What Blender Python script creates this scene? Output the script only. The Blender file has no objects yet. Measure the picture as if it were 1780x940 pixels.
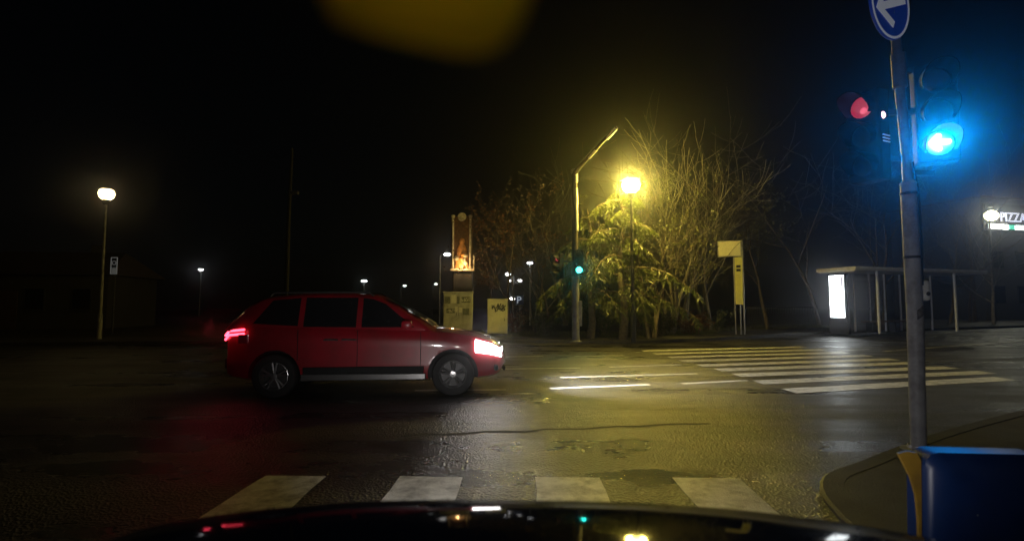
import bpy, bmesh, math, random
from math import sin, cos, pi, radians as R
from mathutils import Vector as V, Matrix, Euler

random.seed(7)
S = bpy.context.scene
COL = S.collection

# ---------------------------------------------------------------- camera
CAM_Z, FPX, PITCH = 1.35, 900.0, math.atan(60 / 900)
cam_data = bpy.data.cameras.new('camera')
cam_data.sensor_width = 36.0
cam_data.lens = 36.0 * FPX / 1780
cam_data.clip_start = 0.03
cam_data.clip_end = 900
cam_data.dof.use_dof = True
cam_data.dof.focus_distance = 13.0
cam_data.dof.aperture_fstop = 2.0
cam = bpy.data.objects.new('camera', cam_data)
cam.location = (0, 0, CAM_Z)
cam.rotation_euler = (R(90) + PITCH, 0, 0)
COL.objects.link(cam)
S.camera = cam

# ---------------------------------------------------------------- night sky, faint moon, exposure
MOON_EL, MOON_AZ = R(24), R(150)
world = bpy.data.worlds.new('World'); S.world = world
world.use_nodes = True
wn = world.node_tree.nodes; wl = world.node_tree.links
bg = wn['Background']
sky = wn.new('ShaderNodeTexSky'); sky.sky_type = 'NISHITA'; sky.sun_disc = False
sky.sun_elevation = MOON_EL; sky.sun_rotation = MOON_AZ
sky.air_density = 1.2; sky.dust_density = 2.0
wl.new(sky.outputs[0], bg.inputs[0])
bg.inputs[1].default_value = 0.00016
moon = bpy.data.lights.new('moon', 'SUN'); moon.energy = 0.004; moon.angle = R(0.5); moon.color = (1, .96, .9)
mo = bpy.data.objects.new('moon', moon); COL.objects.link(mo)
mo.rotation_euler = Euler((R(90) - MOON_EL, 0, R(180) - MOON_AZ))

S.view_settings.view_transform = 'Standard'
S.view_settings.look = 'None'
S.view_settings.exposure = 0.0
S.view_settings.gamma = 1.0
S.view_settings.use_curve_mapping = False
cy = S.cycles
cy.use_denoising = True
cy.use_adaptive_sampling = False
cy.max_bounces = 6; cy.diffuse_bounces = 2; cy.glossy_bounces = 3; cy.transmission_bounces = 6
cy.transparent_max_bounces = 12; cy.volume_bounces = 0
cy.sample_clamp_indirect = 2.0
cy.sample_clamp_direct = 0.0
cy.caustics_reflective = False; cy.caustics_refractive = False

# ---------------------------------------------------------------- layout helpers
FW = V((0, cos(PITCH), sin(PITCH))); UP = V((0, -sin(PITCH), cos(PITCH)))
def ray(u, v): return FW + V((1, 0, 0)) * ((u - 890) / FPX) + UP * ((470 - v) / FPX)
def G(u, v, z=0.0):                       # ground point under a picture position
    d = ray(u, v); t = (z - CAM_Z) / d.z
    return V((d.x * t, d.y * t, z))
def D(u, v, y):                           # point at depth y
    d = ray(u, v); t = y / d.y
    return V((d.x * t, y, CAM_Z + d.z * t))
def sm(x, a, b):
    t = max(0, min(1, (x - a) / (b - a))); return t * t * (3 - 2 * t)

# ---------------------------------------------------------------- materials
MATS = {}
def mat(name, col, rough=.6, metal=0., var=.25, scale=8., bump=0., bscale=60., emit=None, estr=0., coat=0., trans=0., ior=1.45, alpha=1., spec=.5, dirt=None, rvar=0.):
    if name in MATS: return MATS[name]
    m = bpy.data.materials.new(name); m.use_nodes = True
    n = m.node_tree.nodes; l = m.node_tree.links
    p = n['Principled BSDF']
    p.inputs['Roughness'].default_value = rough
    p.inputs['Metallic'].default_value = metal
    p.inputs['Coat Weight'].default_value = coat
    p.inputs['Coat Roughness'].default_value = .06
    p.inputs['Transmission Weight'].default_value = trans
    p.inputs['IOR'].default_value = ior
    p.inputs['Alpha'].default_value = alpha
    p.inputs['Specular IOR Level'].default_value = spec
    tc = n.new('ShaderNodeTexCoord')
    nz = n.new('ShaderNodeTexNoise'); nz.inputs['Scale'].default_value = scale; nz.inputs['Detail'].default_value = 6
    l.new(tc.outputs['Object'], nz.inputs['Vector'])
    rp = n.new('ShaderNodeMapRange')
    rp.inputs['From Min'].default_value = .3; rp.inputs['From Max'].default_value = .7
    rp.inputs['To Min'].default_value = 1 - var; rp.inputs['To Max'].default_value = 1 + var
    l.new(nz.outputs['Fac'], rp.inputs['Value'])
    mx = n.new('ShaderNodeVectorMath'); mx.operation = 'SCALE'
    mx.inputs[0].default_value = col[:3]
    l.new(rp.outputs[0], mx.inputs['Scale'])
    out = mx.outputs[0]
    if dirt:
        n2 = n.new('ShaderNodeTexNoise'); n2.inputs['Scale'].default_value = dirt[1]; n2.inputs['Detail'].default_value = 8
        n2.inputs['Roughness'].default_value = .7
        l.new(tc.outputs['Object'], n2.inputs['Vector'])
        r2 = n.new('ShaderNodeMapRange'); r2.inputs['From Min'].default_value = .45; r2.inputs['From Max'].default_value = .75
        l.new(n2.outputs['Fac'], r2.inputs['Value'])
        mc = n.new('ShaderNodeMix'); mc.data_type = 'RGBA'
        l.new(r2.outputs[0], mc.inputs['Factor']); l.new(out, mc.inputs['A']); mc.inputs['B'].default_value = (*dirt[0], 1)
        out = mc.outputs['Result']
    l.new(out, p.inputs['Base Color'])
    if rvar:
        n3 = n.new('ShaderNodeTexNoise'); n3.inputs['Scale'].default_value = .9; n3.inputs['Detail'].default_value = 5
        l.new(tc.outputs['Object'], n3.inputs['Vector'])
        r3 = n.new('ShaderNodeMapRange'); r3.inputs['From Min'].default_value = .35; r3.inputs['From Max'].default_value = .68
        r3.inputs['To Min'].default_value = rough - rvar; r3.inputs['To Max'].default_value = rough + rvar
        l.new(n3.outputs['Fac'], r3.inputs['Value']); l.new(r3.outputs[0], p.inputs['Roughness'])
    if bump:
        nb = n.new('ShaderNodeTexNoise'); nb.inputs['Scale'].default_value = bscale; nb.inputs['Detail'].default_value = 4
        l.new(tc.outputs['Object'], nb.inputs['Vector'])
        b = n.new('ShaderNodeBump'); b.inputs['Strength'].default_value = bump; b.inputs['Distance'].default_value = .02
        l.new(nb.outputs['Fac'], b.inputs['Height']); l.new(b.outputs[0], p.inputs['Normal'])
    if emit:
        p.inputs['Emission Color'].default_value = (*emit, 1); p.inputs['Emission Strength'].default_value = estr
    MATS[name] = m
    return m

def leaf_mat(name, col, tr=.45, var=.5):
    if name in MATS: return MATS[name]
    m = bpy.data.materials.new(name); m.use_nodes = True
    n = m.node_tree.nodes; l = m.node_tree.links
    n.remove(n['Principled BSDF']); out = n['Material Output']
    tc = n.new('ShaderNodeTexCoord'); nz = n.new('ShaderNodeTexNoise'); nz.inputs['Scale'].default_value = 2.3; nz.inputs['Detail'].default_value = 5
    l.new(tc.outputs['Object'], nz.inputs['Vector'])
    rp = n.new('ShaderNodeMapRange'); rp.inputs['From Min'].default_value = .3; rp.inputs['From Max'].default_value = .7
    rp.inputs['To Min'].default_value = 1 - var; rp.inputs['To Max'].default_value = 1 + var
    l.new(nz.outputs['Fac'], rp.inputs['Value'])
    mx = n.new('ShaderNodeVectorMath'); mx.operation = 'SCALE'; mx.inputs[0].default_value = col; l.new(rp.outputs[0], mx.inputs['Scale'])
    d = n.new('ShaderNodeBsdfDiffuse'); t = n.new('ShaderNodeBsdfTranslucent'); g = n.new('ShaderNodeBsdfGlossy'); g.inputs['Roughness'].default_value = .4
    l.new(mx.outputs[0], d.inputs[0]); l.new(mx.outputs[0], t.inputs[0])
    a = n.new('ShaderNodeMixShader'); a.inputs[0].default_value = tr; l.new(d.outputs[0], a.inputs[1]); l.new(t.outputs[0], a.inputs[2])
    b = n.new('ShaderNodeMixShader'); b.inputs[0].default_value = .06; l.new(a.outputs[0], b.inputs[1]); l.new(g.outputs[0], b.inputs[2])
    l.new(b.outputs[0], out.inputs[0]); MATS[name] = m
    return m

def asphalt(name, base, rough):
    m = bpy.data.materials.new(name); m.use_nodes = True
    n = m.node_tree.nodes; l = m.node_tree.links; p = n['Principled BSDF']
    tc = n.new('ShaderNodeTexCoord')
    def noise(s, d=5, r=.55):
        q = n.new('ShaderNodeTexNoise'); q.inputs['Scale'].default_value = s; q.inputs['Detail'].default_value = d; q.inputs['Roughness'].default_value = r
        l.new(tc.outputs['Object'], q.inputs['Vector']); return q
    def mr(src, a, b, c, d):
        q = n.new('ShaderNodeMapRange'); q.inputs['From Min'].default_value = a; q.inputs['From Max'].default_value = b
        q.inputs['To Min'].default_value = c; q.inputs['To Max'].default_value = d; l.new(src, q.inputs['Value']); return q.outputs[0]
    # long worn bands along the cross street
    mp = n.new('ShaderNodeMapping'); mp.inputs['Rotation'].default_value = (0, 0, R(-14)); mp.inputs['Scale'].default_value = (.08, 1.5, 1)
    l.new(tc.outputs['Object'], mp.inputs['Vector'])
    band = n.new('ShaderNodeTexNoise'); band.inputs['Scale'].default_value = 1.0; band.inputs['Detail'].default_value = 5
    l.new(mp.outputs[0], band.inputs['Vector'])
    patch = noise(.7, 6, .6)
    grit = n.new('ShaderNodeTexVoronoi'); grit.inputs['Scale'].default_value = 48; grit.inputs['Randomness'].default_value = 1
    l.new(tc.outputs['Object'], grit.inputs['Vector'])
    fine = noise(160, 3)
    v1 = mr(band.outputs['Fac'], .3, .7, .65, 1.35); v2 = mr(fine.outputs['Fac'], .3, .7, .6, 1.4)
    mu = n.new('ShaderNodeMath'); mu.operation = 'MULTIPLY'; l.new(v1, mu.inputs[0]); l.new(v2, mu.inputs[1])
    sc = n.new('ShaderNodeVectorMath'); sc.operation = 'SCALE'; sc.inputs[0].default_value = base; l.new(mu.outputs[0], sc.inputs['Scale'])
    l.new(sc.outputs[0], p.inputs['Base Color'])
    ra = mr(band.outputs['Fac'], .35, .65, -.12, .12); rb = mr(patch.outputs['Fac'], .35, .65, rough - .08, rough + .1)
    ad = n.new('ShaderNodeMath'); ad.operation = 'ADD'; l.new(ra, ad.inputs[0]); l.new(rb, ad.inputs[1]); l.new(ad.outputs[0], p.inputs['Roughness'])
    p.inputs['Specular IOR Level'].default_value = .75
    b1 = n.new('ShaderNodeBump'); b1.inputs['Strength'].default_value = .75; b1.inputs['Distance'].default_value = .014
    l.new(grit.outputs['Distance'], b1.inputs['Height'])
    b2 = n.new('ShaderNodeBump'); b2.inputs['Strength'].default_value = .18; b2.inputs['Distance'].default_value = .05
    n8 = noise(7, 4); l.new(n8.outputs['Fac'], b2.inputs['Height']); l.new(b1.outputs[0], b2.inputs['Normal'])
    l.new(b2.outputs[0], p.inputs['Normal'])
    MATS[name] = m
    return m

def sign_emit(name, col, s): return mat(name, (.6, .6, .6), .4, emit=col, estr=s, var=.02)

# ---------------------------------------------------------------- mesh helpers
class MB:
    def __init__(s): s.v = []; s.f = []
    def add(s, vs, fs):
        o = len(s.v); s.v += [tuple(x) for x in vs]; s.f += [tuple(i + o for i in f) for f in fs]; return s
    def box(s, c, d, rot=None, bev=0.):
        x, y, z = d[0] / 2, d[1] / 2, d[2] / 2; c = V(c)
        if bev:
            bm = bmesh.new(); bmesh.ops.create_cube(bm, size=1, matrix=Matrix.Diagonal((d[0], d[1], d[2], 1)))
            bmesh.ops.bevel(bm, geom=bm.edges[:], offset=bev, segments=2, affect='EDGES', profile=.5)
            bm.verts.ensure_lookup_table(); bm.verts.index_update()
            vs = [v.co.copy() for v in bm.verts]; fs = [[v.index for v in f.verts] for f in bm.faces]; bm.free()
        else:
            vs = [V((a * x, b * y, e * z)) for a in (-1, 1) for b in (-1, 1) for e in (-1, 1)]
            fs = [(0, 1, 3, 2), (4, 6, 7, 5), (0, 4, 5, 1), (2, 3, 7, 6), (0, 2, 6, 4), (1, 5, 7, 3)]
        if rot is not None:
            if not isinstance(rot, Matrix): rot = Euler(rot).to_matrix()
            vs = [rot @ v for v in vs]
        return s.add([v + c for v in vs], fs)
    def tube(s, pts, rad, n=8, cap=True):
        pts = [V(p) for p in pts]
        if not isinstance(rad, (list, tuple)): rad = [rad] * len(pts)
        o = len(s.v); prev = None
        for i, p in enumerate(pts):
            t = (pts[min(i + 1, len(pts) - 1)] - pts[max(i - 1, 0)])
            t = t.normalized() if t.length > 1e-9 else V((0, 0, 1))
            if prev is None:
                a = t.cross(V((0, 0, 1)) if abs(t.z) < .9 else V((1, 0, 0))).normalized()
            else:
                a = prev - t * prev.dot(t); a = a.normalized() if a.length > 1e-6 else t.orthogonal().normalized()
            prev = a; b = t.cross(a)
            for k in range(n):
                q = 2 * pi * k / n
                s.v.append(tuple(p + (a * cos(q) + b * sin(q)) * rad[i]))
        for i in range(len(pts) - 1):
            for k in range(n):
                k2 = (k + 1) % n
                s.f.append((o + i * n + k, o + i * n + k2, o + (i + 1) * n + k2, o + (i + 1) * n + k))
        if cap:
            s.f.append(tuple(o + k for k in range(n))[::-1]); e = o + (len(pts) - 1) * n
            s.f.append(tuple(e + k for k in range(n)))
        return s
    def lathe(s, prof, c=(0, 0, 0), n=20, M=None, ang=2 * pi):     # prof: (r, z)
        o = len(s.v); c = V(c)
        full = abs(ang - 2 * pi) < 1e-6
        nn = n if full else n + 1
        for r, z in prof:
            for k in range(nn):
                q = ang * k / n; p = V((r * cos(q), r * sin(q), z))
                if M is not None: p = M @ p
                s.v.append(tuple(p + c))
        for i in range(len(prof) - 1):
            for k in range(n if full else n):
                k2 = (k + 1) % nn if full else k + 1
                s.f.append((o + i * nn + k, o + i * nn + k2, o + (i + 1) * nn + k2, o + (i + 1) * nn + k))
        return s
    def prism(s, poly, z0, z1, M=None, c=(0, 0, 0)):
        n = len(poly); c = V(c)
        vs = [V((x, y, z0)) for x, y in poly] + [V((x, y, z1)) for x, y in poly]
        if M is not None: vs = [M @ v for v in vs]
        fs = [tuple(range(n))[::-1], tuple(range(n, 2 * n))] + [(i, (i + 1) % n, n + (i + 1) % n, n + i) for i in range(n)]
        return s.add([v + c for v in vs], fs)
    def build(s, name, m, parent=None, loc=None, rz=0, smooth=False, bev=0):
        me = bpy.data.meshes.new(name); me.from_pydata(s.v, [], s.f); me.update()
        bm = bmesh.new(); bm.from_mesh(me); bmesh.ops.recalc_face_normals(bm, faces=bm.faces[:]); bm.to_mesh(me); bm.free()
        me.materials.append(m)
        if smooth:
            me.shade_smooth()
            try: me.set_sharp_from_angle(angle=R(40))
            except Exception: pass
        o = bpy.data.objects.new(name, me); COL.objects.link(o)
        if parent: o.parent = parent
        if loc is not None: o.location = loc
        o.rotation_euler.z = rz
        return o

def tag(o, label=None, cat=None, group=None, kind=None):
    if label: o['label'] = label
    if cat: o['category'] = cat
    if group: o['group'] = group
    if kind: o['kind'] = kind
    return o
def thing(name, label, cat, loc=(0, 0, 0), rz=0, group=None):
    o = bpy.data.objects.new(name, None); COL.objects.link(o); o.empty_display_size = .2
    o.location = loc; o.rotation_euler.z = rz
    return tag(o, label, cat, group)
def light(name, kind, loc, power, col, parent=None, size=.05, aim=None, spot=None, blend=.5):
    d = bpy.data.lights.new(name, kind); d.energy = power; d.color = col
    if kind in ('POINT', 'SPOT'): d.shadow_soft_size = size
    if kind == 'SPOT': d.spot_size = spot; d.spot_blend = blend
    o = bpy.data.objects.new(name, d); COL.objects.link(o); o.location = loc
    if parent: o.parent = parent
    if aim is not None: o.rotation_euler = V(aim).to_track_quat('-Z', 'Y').to_euler()
    return o
RX90 = Matrix.Rotation(R(90), 3, 'X')
def text_mesh(txt, size, depth, name, m, parent, loc, rot):
    cu = bpy.data.curves.new(name, 'FONT'); cu.body = txt; cu.size = size; cu.extrude = depth; cu.align_x = 'LEFT'
    t = bpy.data.objects.new('tmp', cu); COL.objects.link(t)
    bpy.context.view_layer.update()
    me = bpy.data.meshes.new_from_object(t.evaluated_get(bpy.context.evaluated_depsgraph_get()))
    bpy.data.objects.remove(t); me.name = name; me.materials.clear(); me.materials.append(m)
    o = bpy.data.objects.new(name, me); COL.objects.link(o); o.parent = parent; o.location = loc; o.rotation_euler = rot
    return o

# ---------------------------------------------------------------- shared materials
M_ASPH = asphalt('wet_asphalt', (.032, .030, .028), .36)
M_PAVE = mat('pavement_asphalt', (.045, .042, .04), .66, var=.3, scale=3, bump=.5, bscale=55, rvar=.1)
M_KERB = mat('kerb_granite', (.10, .095, .09), .7, var=.35, scale=20, bump=.25, bscale=90, dirt=((.05, .05, .045), 3))
M_SOIL = mat('soil', (.035, .03, .02), .9, var=.5, scale=2, bump=.8, bscale=12)
M_PAINT = mat('road_paint', (.66, .65, .62), .36, var=.15, scale=14, bump=.4, bscale=80, dirt=((.09, .085, .08), 5), rvar=.08)
M_GALV = mat('galvanised_steel', (.42, .42, .42), .45, metal=.75, var=.2, scale=12, dirt=((.2, .19, .18), 6))
M_GREYP = mat('grey_painted_steel', (.36, .36, .37), .5, var=.15, scale=7, dirt=((.12, .11, .1), 4))
M_DARKP = mat('dark_painted_steel', (.045, .045, .045), .45, var=.25)
M_BLACK = mat('black_plastic', (.014, .014, .015), .65, spec=.25, var=.2)
M_BARK = mat('bark', (.16, .13, .10), .9, var=.45, scale=9, bump=.7, bscale=25)
M_BARKP = mat('pale_bark', (.30, .27, .22), .85, var=.4, scale=7, bump=.6, bscale=25)
M_TWIG = mat('twig_bark', (.20, .16, .11), .85, var=.4, scale=5)
M_GLASS = mat('dark_glass', (.012, .013, .015), .05, var=.1, spec=.6)
M_WHITEP = mat('white_painted_metal', (.72, .72, .68), .45, var=.08, dirt=((.3, .29, .26), 3))

# ================================================================ SETTING
gm = MB(); N = 24
for i in range(N + 1):
    for j in range(N + 1):
        gm.v.append((-150 + 300 * i / N, -40 + 240 * j / N, -.03))
for i in range(N):
    for j in range(N):
        a = i * (N + 1) + j; gm.f.append((a, a + N + 1, a + N + 2, a + 1))
tag(gm.build('ground', M_SOIL), kind='structure')

# far kerb line as read from the picture: nearly square to the view on the left, running away on the right
far_px = [(-900, 612), (-300, 604), (100, 600), (420, 598), (700, 596), (880, 596), (1000, 597), (1100, 597.5), (1200, 594), (1300, 588.5), (1450, 580.5), (1780, 569)]
far = [G(u, v) for u, v in far_px]
e = far[-1]; d_ = (far[-1] - far[-2]).normalized(); far.append(e + d_ * 60)
def smooth_line(pts, n=6):
    out = []
    for i in range(len(pts) - 1):
        p0, p1, p2, p3 = pts[max(i - 1, 0)], pts[i], pts[i + 1], pts[min(i + 2, len(pts) - 1)]
        for k in range(n):
            t = k / n
            out.append(.5 * ((2 * p1) + (p2 - p0) * t + (2 * p0 - 5 * p1 + 4 * p2 - p3) * t * t + (3 * p1 - p0 - 3 * p2 + p3) * t ** 3))
    out.append(pts[-1]); return out
far_s = smooth_line(far, 6)

road = MB()
o = 0
for p in far_s: road.v.append((p.x, p.y + .15, 0)); road.v.append((p.x, -30, 0))
for i in range(len(far_s) - 1): road.f.append((2 * i, 2 * i + 1, 2 * i + 3, 2 * i + 2))
road_o = tag(road.build('road', M_ASPH), kind='structure')

def strip(line, off0, off1, z, name, m, z1=None, kind='structure'):
    b = MB()
    for i, p in enumerate(line):
        t = (line[min(i + 1, len(line) - 1)] - line[max(i - 1, 0)]).normalized(); nrm = V((-t.y, t.x, 0))
        a = p + nrm * (off0(p) if callable(off0) else off0); c = p + nrm * (off1(p) if callable(off1) else off1)
        if z1 is None: b.v += [(a.x, a.y, z), (c.x, c.y, z)]
        else: b.v += [(a.x, a.y, z1), (a.x, a.y, z), (c.x, c.y, z), (c.x, c.y, z1)]
    k = 2 if z1 is None else 4
    for i in range(len(line) - 1):
        for q in range(k - 1): b.f.append((i * k + q, i * k + q + 1, (i + 1) * k + q + 1, (i + 1) * k + q))
    return tag(b.build(name, m), kind=kind)
strip(far_s, 0, .16, .125, 'kerb', M_KERB, z1=-.02)
pave_w = lambda p: 1.5 + 3.6 * sm(p.x, 9.5, 13.5) if p.x > -8 else 2.6
strip(far_s, .16, pave_w, .118, 'pavement', M_PAVE, z1=-.02)
strip(far_s, pave_w, 40, .06, 'verge', M_SOIL)

# near corner pavement on the right, where the sign post stands
corner = [V(p + (0,)) for p in [(2.0, -6), (2.0, 0), (2.0, 2.6), (2.1, 3.5), (2.4, 4.1), (2.95, 4.5), (4.2, 5.35), (6, 6.4), (9, 8.0), (16, 11.2), (40, 21)]]
cs = smooth_line(corner, 4)
b = MB(); inner = []
for i, p in enumerate(cs):
    t = (cs[min(i + 1, len(cs) - 1)] - cs[max(i - 1, 0)]).normalized(); inner.append((p.x + t.y * .149, p.y - t.x * .149))
b.prism(inner + [(41, -6)], -.02, .032)
tag(b.build('corner_pavement', M_PAVE), kind='structure')
b = MB()
for i, p in enumerate(cs):
    t = (cs[min(i + 1, len(cs) - 1)] - cs[max(i - 1, 0)]).normalized(); nr = V((t.y, -t.x, 0)); a = p; c = p + nr * .15
    b.v += [(a.x, a.y, -.02), (a.x, a.y, .022), (a.x + nr.x * .02, a.y + nr.y * .02, .036), (c.x, c.y, .036), (c.x, c.y, -.02)]
for i in range(len(cs) - 1):
    for q in range(4): b.f.append((i * 5 + q, i * 5 + q + 1, i * 5 + q + 6, i * 5 + q + 5))
tag(b.build('corner_kerb', M_PAVE), kind='structure')

# painted markings, each its own sheet on the road
def mark(name, quad, z=.005):
    m = MB(); c = sum((V(q) for q in quad), V((0, 0, 0))) / 4
    n = 10; a, b_, c_, d2 = [V(q) for q in quad]     # a-b one long side, d-c the other
    rnd = random.Random(hash(name) % 1000 + int(c.x * 100))
    for i in range(n + 1):
        t = i / n; p = a.lerp(b_, t); q = d2.lerp(c_, t); w = (q - p)
        m.v += [tuple(p + w * rnd.uniform(0, .05)), tuple(q - w * rnd.uniform(0, .05))]
    for i in range(n): m.f.append((2 * i, 2 * i + 1, 2 * i + 3, 2 * i + 2))
    m.v = [(x, y, z) for x, y, _ in m.v]
    return m.build(name, M_PAINT, road_o)
# near crossing in front of the bonnet
hd = V((sin(R(2.5)), cos(R(2.5)), 0)); sd = V((hd.y, -hd.x, 0))
nz0 = G(930, 829); nz0.z = 0
for k in range(-2, 2):
    a = nz0 + sd * (1.07 * k); fr = .03 * k
    a = a + hd * (.10 * abs(k - .0) * 0 + fr)
    mark('crosswalk_stripe', [a, a - hd * 3.0, a - hd * 3.0 + sd * .52, a + sd * .52])
# far crossing on the right: stripes run with the cross street
cross_l = [((1385, 684), (1768, 661)), ((1328, 668), (1735, 649.5)), ((1289, 655), (1669, 641)), ((1255, 645.5), (1600, 633)), ((1222, 637.5), (1566, 626)),
           ((1190, 629.5), (1520, 619.5)), ((1168, 622.5), (1480, 614)), ((1142, 616.5), (1440, 609)), ((1120, 611), (1405, 604))]
for l_, r_ in cross_l:
    a = G(*l_); b_ = G(*r_); t = (b_ - a).normalized(); w = V((0, .46, 0))
    mark('crosswalk_stripe', [a, b_, b_ + w, a + w])
a = G(1480, 700); 
# lane lines of the cross street
def line(p, q, w=.13, name='lane_line'):
    a, b_ = G(*p), G(*q); t = (b_ - a).normalized(); nr = V((-t.y, t.x, 0)) * w
    return mark(name, [a, b_, b_ + nr, a + nr])
line((958, 676.5), (1132, 669.5)); line((1190, 668), (1303, 662)); line((720, 680), (880, 678.5))
line((600, 646), (760, 644)); line((868, 642), (1010, 640)); line((1062, 638.5), (1186, 634.5)); line((975, 657), (1215, 650), .1)
line((880, 620.5), (945, 619.5)); line((1000, 619.5), (1085, 618)); line((560, 622), (760, 621))
line((1540, 611), (1790, 591.5), .12); line((1460, 609.5), (1515, 607.5), .12)
line((860, 593 + 6), (990, 593 + 6), .1)

# dark tar seam across the near lane and a drain grate
b = MB(); p0, p1 = G(700, 757), G(1232, 735)
pts = [p0.lerp(p1, i / 16) + V((0, .04 * sin(i * 1.9) + random.uniform(-.02, .02), 0)) for i in range(17)]
for p in pts: b.v += [(p.x, p.y - .035, .003), (p.x, p.y + .035 + random.uniform(-.015, .02), .003)]
for i in range(16): b.f.append((2 * i, 2 * i + 1, 2 * i + 3, 2 * i + 2))
b.build('tar_seam', mat('tar', (.008, .008, .008), .75, var=.3, bump=.6), road_o)

# ================================================================ LAMPS
LAMP_Y = (1.0, .73, .11)
def globe_lamp(name, label, base, top, col, power, ecol, estr, postmat, r=.21, post_r=.06, group=None, light_on=True):
    t = thing(name, label, 'street lamp', base, 0, group); h = top - base.z
    m = MB(); m.tube([(0, 0, 0), (0, 0, .9), (0, 0, .95)], [post_r * 1.5, post_r * 1.45, post_r], 14)
    m.tube([(0, 0, .94), (0, 0, h - r - .05)], [post_r, post_r * .7], 14); m.build('post', postmat, t, smooth=True)
    m = MB(); m.lathe([(.09, h - r - .16), (.11, h - r - .1), (.13, h - r), (.12, h - r + .05)], n=20); m.build('collar', M_DARKP, t, smooth=True)
    m = MB(); m.lathe([(.01, h - r), (.1, h - r + .01), (r * .85, h - r * .5), (r, h), (r * .88, h + r * .45), (r * .7, h + r * .62)], n=24)
    gl = m.build('globe', sign_emit(name + '_glow_' + str(estr), ecol, estr), t, smooth=True)
    m = MB(); m.lathe([(r * 1.08, h + r * .58), (r * 1.1, h + r * .64), (r * .7, h + r * .82), (.02, h + r * .9)], n=24); m.build('cap', M_DARKP, t, smooth=True)
    if light_on:
        gl.visible_shadow = True
        light('lamp_bulb', 'POINT', (0, 0, h), power, col, t, size=r * 1.04)
    return t
lb = G(1101, 595, .12)
globe_lamp('street_lamp', 'bright yellow globe lamp on a dark post in front of the trees', lb, D(1095, 322, lb.y).z, LAMP_Y, 10500, (1, .85, .18), 60, M_DARKP, r=.3)
lb = G(172, 590, .1)
globe_lamp('street_lamp', 'warm white bowl lamp on a pale post at the far left', lb, D(186, 337, lb.y).z, (1, .5, .16), 45, (1, .78, .38), 8, M_GREYP, r=.26, post_r=.055)

def far_lamp(label, u, v, vb, y, kind, e=12, col=(1, .95, .85), s=1.0):
    top = D(u, v, y); base = V((top.x, y, 0.05))
    t = thing('street_lamp', label, 'street lamp', base, 0, 'distant street lamps'); h = top.z - .05
    em = sign_emit('far_lamp_%s' % e, col, e)
    m = MB()
    if kind == 'mushroom':
        m.tube([(0, 0, 0), (0, 0, h)], [.06 * s, .04 * s], 8); m.build('post', M_WHITEP, t)
        m = MB(); m.lathe([(.02, h), (.25 * s, h + .02 * s), (.33 * s, h + .10 * s), (.2 * s, h + .2 * s), (.01, h + .22 * s)], n=16); m.build('head', em, t, smooth=True)
    elif kind == 'arm':
        m.tube([(0, 0, 0), (0, 0, h - .25 * s), (.06 * s, 0, h - .08 * s), (.2 * s, 0, h), (.35 * s, 0, h)], .05 * s, 8); m.build('post', M_GALV, t)
        m = MB(); m.lathe([(.02, -.08), (.2, -.05), (.28, .04), (.15, .14), (.01, .16)], n=14, M=Matrix.Scale(s, 3), c=(.55 * s, 0, h)); m.build('head', em, t, smooth=True)
    elif kind == 'triple':
        m.tube([(0, 0, 0), (0, 0, h)], .05 * s, 8)
        for dx, dz in ((-.3, .0), (.35, -.45), (-.2, -.45)): m.tube([(0, 0, h + dz - .15), (dx * .6, 0, h + dz), (dx, 0, h + dz)], .03, 6)
        m.build('post', M_GALV, t)
        for dx, dz, q in ((-.42, .05, 1), (.45, -.42, .8), (-.32, -.42, .6)):
            m = MB(); m.lathe([(.01, -.1), (.17, -.06), (.2, .03), (.1, .12), (.01, .13)], n=12, M=Matrix.Scale(q * s, 3), c=(dx, 0, h + dz)); m.build('head', em, t, smooth=True)
    return t
far_lamp('small white mushroom lamp near the left lamp post', 203, 497, 535, 30, 'mushroom', 12, (1, 1, .95), .9)
far_lamp('tiny white lamp dot above the red car tail', 349, 470, 560, 60, 'mushroom', 9, (.95, .97, 1), .9)
far_lamp('slim white mushroom lamp seen above the red car roof', 633, 490, 540, 40, 'mushroom', 5, (.9, 1, .95), .75)
far_lamp('curved arm lamp left of the lit orange panel', 765, 443, 560, 36, 'arm', 12, (1, .97, .95), .9)
far_lamp('three headed distant lamp behind the trees', 893, 478, 560, 38, 'triple', 8, (1, .97, .95), 1.0)
far_lamp('single pale lamp left of the signal mast', 921, 459, 560, 33, 'mushroom', 9, (1, .97, .92), .65)
far_lamp('low twin glint lamp between the red car and the posters', 697, 497, 560, 70, 'arm', 5, (.9, .95, 1), .9)
far_lamp('faint low lamp at the poster cabinet edge', 752, 494, 560, 70, 'arm', 5, (1, .97, .95), .8)
far_lamp('white low lamp just above the plain cabinet', 880, 520, 560, 44, 'arm', 14, (1, .98, .95), .9)

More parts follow.
